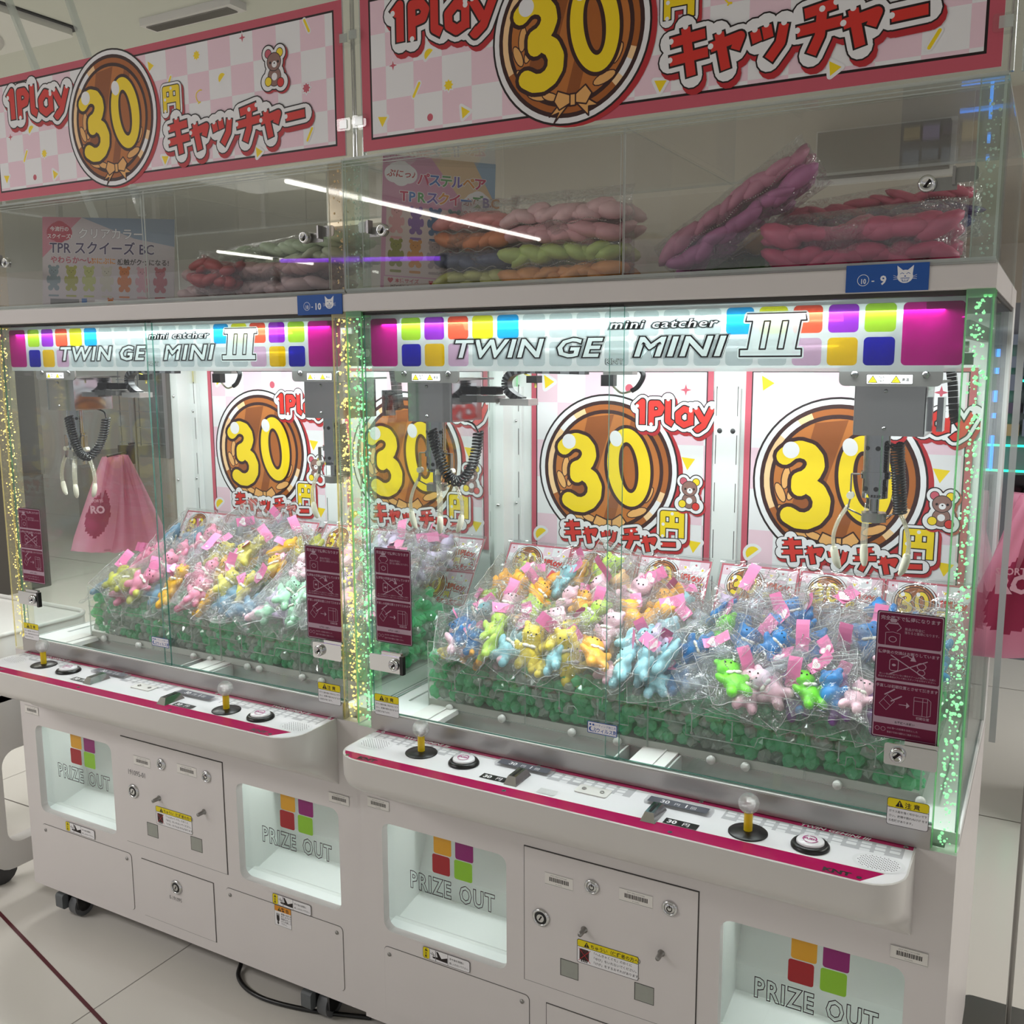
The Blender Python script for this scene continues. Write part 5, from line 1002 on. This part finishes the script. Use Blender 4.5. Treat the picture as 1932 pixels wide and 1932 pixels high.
for c, x, y, z in (('mauve', -.125, .36, 1.035), ('mauve', -.19, .40, 1.055), ('mauve', -.105, .44, 1.05), ('mauve', -.16, .48, 1.07), ('mauve', -.235, .46, 1.07), ('mauve', -.10, .52, 1.065), ('mauve', -.21, .53, 1.08), ('mauve', -.13, .30, 1.015), ('teal', -.10, .27, .995), ('teal', -.105, .34, 1.0), ('teal', -.10, .21, .975), ('pink', -.10, .40, 1.025), ('mint', -.105, .24, .985), ('mauve', -.28, .50, 1.075)): full.append(['B', c, x, y, z, False])
# a lower layer, half buried between the ones on top
palA = ['orange', 'pink', 'lime', 'sky', 'yellow', 'pink']; palA2 = ['azure', 'clear', 'pink', 'clear', 'mauve']; palB = ['rose', 'lemon', 'steel', 'amber', 'clear', 'rose']; palB2 = ['mauve', 'mint', 'teal', 'clear', 'pink']
for mk in 'AB':
    for j, yy in enumerate((.18, .27, .36, .45)):
        for i in range(8):
            x = .16+i*.125+(j % 2)*.04
            if x > 1.10: continue
            pal = (palA if x < .64 else palA2) if mk == 'A' else (palB if x < .66 else palB2)
            full.append([mk, rp.choice(pal), MX[mk][0]+x+rp.uniform(-.02, .02), yy+rp.uniform(-.01, .01), .945+.34*(yy-.14)-.030+(.012 if mk == 'B' else 0), True])
def clampx(mk, x):
    a, b = MX[mk][0]+.155, MX[mk][0]+1.115
    return max(a, min(b, x))
rows = {}
for e in full:
    e[2] = clampx(e[0], e[2]); e[3] = max(.172, e[3]) ; r = 0 if e[3] < .215 else 1 if e[3] < .30 else 2 if e[3] < .385 else 3
    rows.setdefault((e[0], e[1], r, e[5]), []).append(e)
RN = ['front', 'second', 'third', 'rearmost']; NO = ['first', 'second', 'third', 'fourth', 'fifth', 'sixth', 'seventh', 'eighth', 'ninth', 'tenth', 'eleventh', 'twelfth']
MN = {'A': 'green lit machine', 'B': 'yellow lit machine'}
for (mk, c, r, low), es in rows.items():
    es.sort(key=lambda e: e[2])
    for k, e in enumerate(es):
        w_ = ('' if len(es) == 1 else 'leftmost ' if k == 0 else 'rightmost ' if k == len(es)-1 else NO[k]+' ')
        e.append(w_+('half buried ' if low else 'uppermost ')+'bagged '+CN.get(c, c)+' bear in the '+RN[r]+' row of the '+MN[mk])
for e in full:
    mk, c, x, y, z, low, lb = e
    p = empty('prize_bag', (x, y, z+rp.uniform(-.004, .008))); tag(p, lb, 'toy', 'bagged bears of the '+MN[mk])
    base = rp.uniform(-1.25, -.55) if not low else rp.uniform(-1.5, -1.0)
    p.rotation_euler = (base, rp.uniform(-.9, .9), rp.uniform(-.7, .7)); s = rp.uniform(.92, 1.12)
    if (c == 'yellow' and mk == 'A' and y < .2 and not low): p.rotation_euler = (-.35, rp.uniform(-.3, .3), .25); s = 1.08
    p.scale = (s, s, s)
    t = mesh_obj('squishy_bear', BEAR, p, (0, 0, -.010), (0, 0, 0)); t.scale = (1.2, 1.2, 1.2); t.material_slots[0].link = 'OBJECT'; t.material_slots[0].material = TOY[c]
    fl = rp.random() < .72
    t.rotation_euler = (0, 0, 0) if fl else (0, 0, PI)
    if c != 'clear' and not low: mesh_obj('face', FACE, t)
    if c in ('clear', 'steel', 'azure'): t.scale = (1.25, 1.1, 1.0)
    mesh_obj('bag', rp.choice(BAGS), p, (0, 0, 0), (0, 0, rp.choice((0, PI))))
    if not low:
        if rp.random() < .62: mesh_obj('hang_tag', rp.choice(TAGS), p, (rp.uniform(-.035, .035), -.014, rp.uniform(.02, .05)), (rp.uniform(-.6, .3), rp.uniform(-1.2, 1.2), rp.uniform(-.4, .4)))
        if rp.random() < .6: mesh_obj('bead_chain', CHAIN, p, (rp.uniform(-.03, .03), -.017, rp.uniform(.01, .05)), (rp.uniform(-.3, .3), rp.uniform(-1, 1), 0))

# ---------------------------------------------------------------- bulk bags and posters in the storage cases
def bulk(x, y, z, w, h, d, cols, rot, label, seed, beads=True):
    z += h*.14; h *= 1.28
    p = empty('bulk_bag', (x, y, z)); p.rotation_euler = (0, rot, 0); tag(p, label, 'bag', 'bulk bags in the storage cases'); rnd = random.Random(seed); n = len(cols)
    for i, c in enumerate(cols):
        zz = -h/2+h*(i+.5)/n; q = MB(); th = h/n; m_ = mat('bulk_%d_%d_%d' % c, c, .5, noise_amt=.35, noise_scale=34)
        cnt = int(w/.024)
        for k in range(cnt*3):
            u = -1+2*(k % cnt+.5)/cnt+rnd.uniform(-.03, .03); r3 = k//cnt
            q.ball((u*w*.44, (r3-1)*d*.24+rnd.uniform(-.006, .006), zz+rnd.uniform(-.16, .16)*th), (.034*rnd.uniform(.8, 1.35), d*.15, th*.40*rnd.uniform(.8, 1.2)), m_, 8, 6, Matrix.Rotation(rnd.uniform(-.5, .5), 3, 'Y') @ Matrix.Rotation(rnd.uniform(-.4, .4), 3, 'Z'))
        q.build('toy_layer', p)
        if beads and i < n-1:
            q = MB()
            for k in range(60): u = -1+2*k/59; q.ball((u*w*.42, -d*.38-.002, zz+h/n*.46+.004*math.sin(u*9+i)), .0013, BC, 5, 3)
            q.build('bead_chain', p)
    me = bag_mesh(seed, w*.54, h*.62+.012, d*.46, M_BIGBAG, 26, 12, .009, 16); mesh_obj('outer_bag', me, p)
bulk(.225, .17, 1.772, .165, .118, .16, [(196, 196, 120), (84, 92, 116), (222, 138, 96), (230, 150, 150)], .0, 'bulk bag of orange and dark blue bears beside the pastel bear poster', 31)
bulk(.430, .17, 1.773, .25, .120, .18, [(232, 160, 96), (186, 206, 112), (226, 168, 176), (232, 190, 194)], .0, 'bulk bag of pink, green and orange bears in front of the case divider', 32)
bulk(.765, .17, 1.815, .30, .050, .12, [(190, 116, 166), (206, 138, 164)], math.radians(-33), 'purple bulk bag leaning steeply against the others in case 10-9', 33)
bulk(.735, .33, 1.757, .16, .08, .14, [(96, 140, 80), (214, 176, 110)], .0, 'green bulk bag under the leaning purple one', 34)
bulk(.985, .13, 1.745, .30, .062, .14, [(196, 72, 110), (206, 96, 128)], math.radians(-2), 'deep pink bulk bag lowest at the end of case 10-9', 35, False)
bulk(.985, .26, 1.802, .32, .052, .15, [(70, 84, 140), (84, 64, 110), (200, 92, 116)], math.radians(-5), 'blue and red bulk bag with bead chains on top of the pink one', 36)
bulk(-.40, .20, 1.748, .46, .060, .20, [(206, 176, 178), (196, 158, 156)], math.radians(-1), 'pale pink bulk bag lowest in case 10-10', 41, False)
bulk(-.34, .24, 1.808, .40, .050, .20, [(196, 204, 176), (196, 214, 184)], math.radians(-4), 'pale green bulk bag resting on the pink one in case 10-10', 42, False)
bulk(-.47, .12, 1.765, .14, .05, .10, [(176, 70, 74), (160, 60, 66)], math.radians(8), 'small red bulk bag between the pale ones in case 10-10', 43, False)
bulk(-.62, .30, 1.735, .18, .04, .12, [(210, 186, 176)], .0, 'small beige bulk bag at the edge of the gummy bear poster', 44, False)

def bear_fig(a, x, y, s, m, face=True):
    for cx, cy_, rx, ry in ((0, 0, .17, .26), (0, .34, .19, .18), (-.15, .50, .07, .07), (.15, .50, .07, .07), (-.2, .04, .07, .14), (.2, .04, .07, .14), (-.12, -.26, .10, .10), (.12, -.26, .10, .10)): a.ell(x+cx*s, y+cy_*s, rx*s, ry*s, m, n=18)
    for dx in (-.07, .07): a.ell(x+dx*s, y+.37*s, .016*s, .016*s, K_BLK, n=6)
    a.ell(x, y+.31*s, .018*s, .014*s, K_BLK, n=6)
def blob(a, x, y, w, h, m):
    for dx, dy, r in ((-.3, 0, .5), (.3, 0, .5), (0, .18, .55), (0, -.15, .5), (-.15, .1, .55), (.18, .1, .5)): a.ell(x+dx*w, y+dy*h, r*w*.75, r*h*.9, m, n=22)
a = Art(); w, h = .235, .270; PB = ink('poster_lilac', (204, 150, 176)); a.rect(0, w, 0, h, PB); a.poly([(w*.42, h), (w, h), (w, h*.55), (w*.7, h*.7)], ink('poster_sand', (214, 186, 150))); a.poly([(w*.80, h), (w, h), (w, h*.7)], ink('poster_sky', (150, 176, 200)))
blob(a, w*.16, h*.86, .050, .040, K_WHT); blob(a, w*.85, h*.66, .052, .050, K_WHT); a.text('ぷにっ♪', w*.16, h*.84, .017, K_DRED, bold=.02, align='CENTER', shear=.2); a.text('ぷにっ♪', w*.85, h*.67, .018, K_DRED, bold=.02, align='CENTER', shear=.2); a.text('やみつき触感!', w*.85, h*.60, .010, K_DRED, bold=.02, align='CENTER')
cl = [(196, 60, 100), (70, 110, 180), (90, 150, 90), (110, 90, 170), (210, 140, 60)]
for row, (txt, yy, x0_) in enumerate((('パステルベア', .80, .30), ('TPRスクイーズBC', .665, .155))):
    x = w*x0_
    for i, ch in enumerate(txt):
        st = .027 if ord(ch) > 200 else .027; m_ = ink('poster_letter_%d' % (i % 5), cl[i % 5]); a.text(ch, x, h*yy, st, K_WHT, bold=.07); a.text(ch, x, h*yy, st, m_, bold=.03); x += st*(.88 if ord(ch) > 200 else .66)
a.rect(w*.04, w*.72, h*.10, h*.62, ink('poster_pale', (214, 196, 192)))
for r_ in range(2):
    for k in range(4):
        c_ = [(214, 158, 160), (132, 96, 160), (80, 110, 150), (110, 140, 140), (140, 140, 60), (206, 140, 60), (170, 150, 150), (140, 36, 50)][r_*4+k]; bear_fig(a, w*(.13+.17*k), h*(.50-.25*r_), .062, ink('poster_bear_%d' % (r_*4+k), c_)); a.rr(w*(.08+.17*k), w*(.18+.17*k), h*(.375-.25*r_), h*(.395-.25*r_), .002, ink('poster_bear_%d' % (r_*4+k), c_))
a.rect(w*.03, w*.97, 0, h*.09, ink('poster_pale', (214, 196, 192))); a.text('♥ 本体サイズ', w*.06, h*.05, .010, K_DRED, bold=.02); a.text('H7×W4×D1.5cm', w*.09, h*.012, .0085, K_BLK); a.text('♥ パッケージサイズ', w*.42, h*.05, .009, K_DRED); blob(a, w*.84, h*.32, .042, .10, ink('poster_bag', (196, 190, 150)))
q = MB(); q.box(0, w, 0, .0015, 0, h, K_WHT); a.front(q, 0, 0, 0); o = q.build('prize_poster', None, (.056, .045, 1.716), (math.radians(-4), math.radians(3), math.radians(42))); tag(o, 'lilac poster of eight pastel bears reading TPR squeeze BC in case 10-9', 'poster')
a = Art(); w, h = .36, .235; a.rect(0, w, 0, h, ink('poster_grey', (196, 186, 190))); a.poly([(w*.3, h), (w, h), (w, h*.7), (w*.7, h*.78)], ink('poster_bluegrey', (140, 156, 176))); a.poly([(0, h), (w*.3, h), (0, h*.55)], ink('poster_mauve', (196, 130, 146)))
blob(a, w*.13, h*.83, .052, .045, ink('poster_mauve2', (178, 70, 90))); a.text('今流行の', w*.13, h*.85, .013, K_WHT, align='CENTER', bold=.02); a.text('スクイーズ!', w*.13, h*.77, .013, K_WHT, align='CENTER', bold=.02)
for b_, m_ in ((.04, K_GREY), (.015, K_WHT)): a.text('クリアカラー', w*.27, h*.78, .030, m_, bold=b_)
for b_, m_ in ((.045, K_WHT), (.02, ink('poster_violet', (70, 56, 96)))): a.text('TPR スクイーズ BC', w*.055, h*.61, .036, m_, bold=b_, sx=.93)
a.text('やわらか〜い', w*.06, h*.50, .020, ink('poster_mauve2', (178, 70, 90)), bold=.02); a.text('ぷにぷに', w*.36, h*.50, .018, K_OR, bold=.02); a.text('感触がクセになる!', w*.57, h*.495, .017, K_BLK, bold=.02)
for k, c_ in enumerate(((126, 142, 150), (160, 158, 70), (176, 180, 110), (190, 184, 170), (196, 110, 40), (200, 150, 160), (176, 90, 100))):
    bear_fig(a, w*(.085+.135*k), h*.30, .072, ink('gummy_%d' % k, c_)); a.rr(w*(.045+.135*k), w*(.125+.135*k), h*.125, h*.145, .002, ink('gummy_%d' % k, c_))
a.rect(w*.06, w*.28, 0, h*.10, K_GREY); a.rect(w*.30, w*.34, 0, h*.11, ink('poster_blue', (70, 110, 170))); a.rr(w*.40, w*.92, 0, h*.10, .002, K_WHT); bear_fig(a, w*.52, h*.03, .04, ink('gummy_4', (196, 110, 40)))
q = MB(); q.box(0, w, 0, .0015, 0, h, K_WHT); a.front(q, 0, 0, 0); o = q.build('prize_poster', None, (-1.080, .085, 1.713), (math.radians(-4), math.radians(2), math.radians(24))); tag(o, 'grey poster of clear gummy bears reading TPR squeeze BC in case 10-10', 'poster')

# ---------------------------------------------------------------- neighbours and things around
def frame_base(x0, x1, y0, y1, label):
    c = empty('machine_base', ((x0+x1)/2, (y0+y1)/2, 0)); tag(c, label, 'machine'); hx, hy = (x1-x0)/2, (y1-y0)/2; q = MB()
    return c, hx, hy
c = empty('game_machine', (-1.62, .145, 0)); tag(c, 'low white machine with a rounded opening in its flank beyond the yellow lit machine', 'machine')
hx, hy = .31, .195; q = MB(); out = rrect(-hy, hy, .09, .62, .07, 6); inn = rrect(-hy+.055, hy-.05, .165, .45, .045, 6)
n = len(out); v = [(hx, y, z) for y, z in out]+[(hx, y, z) for y, z in inn]+[(hx-.05, y, z) for y, z in inn]+[(hx-.05, y, z) for y, z in out]; f = []
for i in range(n): j = (i+1) % n; f += [(i, j, n+j, n+i), (n+i, n+j, 2*n+j, 2*n+i), (2*n+i, 2*n+j, 3*n+j, 3*n+i), (3*n+i, 3*n+j, j, i)]
q.add(v, f, M_WHITE2); q.build('side_frame', c)
MB().rbox(-hx, hx, -hy, hy, .60, .79, .05, M_WHITE2, 'z').build('body', c)
MB().tube([(x, y, .795) for x, y in rrect(-hx, hx, -hy, hy, .06, 6)], .007, M_WHITE2, 8, closed=True).build('rim', c)
MB().box(-hx+.02, -hx+.06, -hy+.02, hy-.02, .10, .6, M_WHITE2).build('inner_panel', c)
for x, y in ((-.22, -.1), (.2, -.1), (-.22, .1), (.2, .1)): MB().cyl((x-.012, y, .045), (x+.012, y, .045), .045, n=16, m=M_DGREY).build('wheel', c)
# tall dark machines seen through the glass beyond
for i, (x, y, w, d, h_, col, lb) in enumerate(((-5.35, 2.3, .9, .9, 1.95, (74, 70, 66), 'tall dark cabinet far beyond the side glass of the yellow lit machine'), (-5.6, 4.4, 1.2, .9, 1.9, (150, 142, 132), 'tall brownish cabinet farthest off beyond the side glass'), (-3.4, 4.4, 1.1, .8, 1.9, (186, 182, 172), 'tall grey cabinet behind the gummy bear side'))):
    c = empty('game_cabinet', (x, y, 0)); tag(c, lb, 'cabinet'); B_ = mat('cab_%d' % i, col, .5)
    q = MB(); q.rbox(-w/2, w/2, -d/2, d/2, 0, .8, .04, B_, 'z'); q.rbox(-w/2, w/2, -d/2, d/2, h_-.2, h_, .04, B_, 'z'); q.box(-w/2, w/2, d/2-.03, d/2, .8, h_-.2, mat('cabinet_back', (104, 100, 94), .4)); q.build('body', c)
    q = MB(); q.box(-w/2+.04, w/2-.04, -d/2, -d/2+.006, .8, h_-.2, M_GLASS); q.build('window', c)
    q = MB()
    for sx in (-1, 1): q.box(sx*(w/2-.02)-.02, sx*(w/2-.02)+.02, -d/2, -d/2+.04, .8, h_-.2, M_RAIL)
    q.build('corner_post', c)
    q = MB()
    for k in range(5): q.box(-w/2+.08, w/2-.08, -.02, -.012, .86+.14*k, .868+.14*k, M_STEEL)
    for k in range(5): q.box(-w/2+.1+k*(w-.2)/4, -w/2+.106+k*(w-.2)/4, -.02, -.012, .84, 1.5, M_STEEL)
    q.build('wire_rack', c)
# neon framed cabinet in the distance on the open side
c = empty('game_cabinet', (1.10, 4.0, 0)); tag(c, 'distant cabinet framed with blue and green neon tubes', 'cabinet', None)
NB = mat('neon_blue', (40, 140, 255), emit=3.0); NG = mat('neon_green', (40, 230, 170), emit=2.4); DB = mat('shelf_grey', (110, 112, 120), .5)
MB().box(-.62, .62, .02, .5, 0, 1.85, DB).build('body', c)
q = MB()
for x in (-.20, -.04, .12, .28, .44): q.cyl((x, -.01, 1.00), (x, -.01, 1.62), .008, n=8, m=NB if x < -.1 or x > .2 else NG)
for z in (1.00, 1.13, 1.46): q.cyl((-.34, -.01, z), (-.04, -.01, z), .006, n=8, m=NB); q.cyl((-.04, -.01, z), (.44, -.01, z), .006, n=8, m=NG)
q.build('neon_tube', c)
rnd = random.Random(4)
q = MB()
for r_ in range(5):
    for k in range(13): q.box(-.6+.092*k, -.6+.092*k+.078, -.02, .02, 1.18+.115*r_, 1.18+.115*r_+rnd.uniform(.05, .095), mat('box_%d' % rnd.randrange(6), [(150, 140, 190), (196, 150, 170), (120, 130, 150), (200, 196, 206), (90, 84, 110), (176, 160, 120)][rnd.randrange(6)], .5))
o = q.build('small_boxes', c); o['kind'] = 'stuff'
# white column and slotted post on the open side
struct(MB().box(1.36, 1.75, 1.9, 2.3, 0, 2.8, mat('column_white', (214, 208, 206), .6)).build('trim_column'))
q = MB(); q.box(-.006, .006, -.006, .006, .80, 2.35, mat('translucent_post', (206, 206, 206), .3, trans=.4)); o = q.build('clear_upright', None, (1.222, .50, 0)); tag(o, 'tall pale translucent upright beside the flank of the green lit machine', 'upright')
# black power cable under the yellow lit machine
q = MB(); q.tube(arcpath([(-.47, .10, .16), (-.475, .09, .03), (-.44, .04, .006), (-.34, .01, .0062), (-.20, .03, .0062), (-.05, .08, .0062)], 8), .0058, M_BLACK, 8); tag(q.build('power_cable'), 'black power cable hanging down and lying under the yellow lit machine', 'cable')

q = MB(); q.cyl((-2.90, -3.0, 2.18), (-1.73, -3.0, 2.13), .012, n=8, m=mat('neon_purple', (150, 60, 255), emit=5.0)); q.box(-2.95, -2.93, -3.02, -2.98, 0, 2.2, M_DGREY); q.box(-1.72, -1.70, -3.02, -2.98, 0, 2.15, M_DGREY); tag(q.build('neon_sign_bar'), 'purple neon bar across the aisle that mirrors in the case', 'light')
# bunches of pink shop bags hanging from black hooks
BP = film('pink_bag_sheet', (.98, .80, .86), .05, .3, 3, .25, haze=.80, hazecol=(.86, .40, .54)); BD = film('pink_bag_print', (.8, .3, .4), .05, .3, 3, .25, haze=.85, hazecol=(.40, .06, .13)); WP = mat('bag_letter', (226, 170, 186), .5)
def sheet(w, h, pin, yv, seed, spread, logo):
    q = MB(); nx, nz = 34, 40; v = []
    for j in range(nz+1):
        t_ = j/nz
        for i in range(nx+1):
            u = 2*i/nx-1; wd = pin+(w-pin)*min(1, t_**.8*1.15); y = yv+.012*math.sin(u*5+seed)*(1-t_*.4)+.02*spread*t_
            v.append((u*wd/2+spread*t_*.07, y, -h*t_+(.012*abs(u) if t_ == 1 else 0)-.03*u*u*(1-t_)*0))
    f = [(j*(nx+1)+i, j*(nx+1)+i+1, (j+1)*(nx+1)+i+1, (j+1)*(nx+1)+i) for j in range(nz) for i in range(nx)]
    inn, outt = [], []
    for k, ff in enumerate(f):
        i, j = k % nx, k//nx; cx, cz = (2*(i+.5)/nx-1)*w/2, -h*(j+.5)/nz
        (inn if logo and (cx/(w*.34))**2+((cz+h*.60)/(h*.24))**2 < 1 else outt).append(ff)
    q.add(v, outt, BP, True)
    if inn: q.add(v, inn, BD, True)
    return q
def bags(x, y, z, rz, w, h, n, label, side):
    c = empty('shop_bag_bunch', (x, y, z), (0, 0, rz)); tag(c, label, 'bag', 'bunches of pink shop bags')
    for k in range(n):
        s = -(k/(n-1)-.5)*2 if n > 1 else 0; o = sheet(w, h*(1-.03*abs(s)), w*.46, -.014*k, k*1.7, s*1.3, k == n-1).build('bag_sheet', c)
    a = Art(); a.text('RO', -w*.20, -h*.56, w*.26, WP, bold=.04); a.text('SPORTS', -w*.20, -h*.45, w*.10, WP, bold=.02); a.ell(-w*.02, -h*.53, w*.03, w*.03, WP); o = a.front(MB(), -w*.34, 0, -.018*(n-1)-.012).build('bag_print', c)
    q = MB(); q.tube([(0, -.018*n, .004), (0, .05, .004), (0, .06, -.02)], .004, M_BLACK, 6); q.box(-.03, .03, .055, .062, -.04, .03, M_BLACK); q.build('hook', c)
bags(-1.70, .80, 1.235, math.radians(28), .145, .36, 6, 'pink shop bags hanging beyond the flank of the yellow lit machine', 0)
bags(1.262, .66, 1.292, math.radians(24), .20, .34, 6, 'pink shop bags hanging beside the flank of the green lit machine', 0)
q = MB(); q.cyl((0, 0, 0), (0, 0, 1.5), .012, n=12, m=M_STEEL); q.rbox(-.14, .14, -.14, .14, 0, .012, .03, M_STEEL, 'z'); q.tube([(0, 0, 1.27), (.02, -.02, 1.27), (.03, -.05, 1.27)], .004, M_BLACK, 6); o = q.build('bag_stand', None, (-1.74, .90, 0)); tag(o, 'slim steel stand holding the pink shop bags beyond the side glass', 'stand')
q = MB(); q.cyl((0, 0, .0), (0, 0, 1.4), .006, n=10, m=M_STEEL); q.rbox(-.10, .10, -.10, .10, 0, .01, .02, M_STEEL, 'z'); o = q.build('bag_stand', None, (1.29, .76, 0)); tag(o, 'slim steel stand holding the pink shop bags on the open side', 'stand')
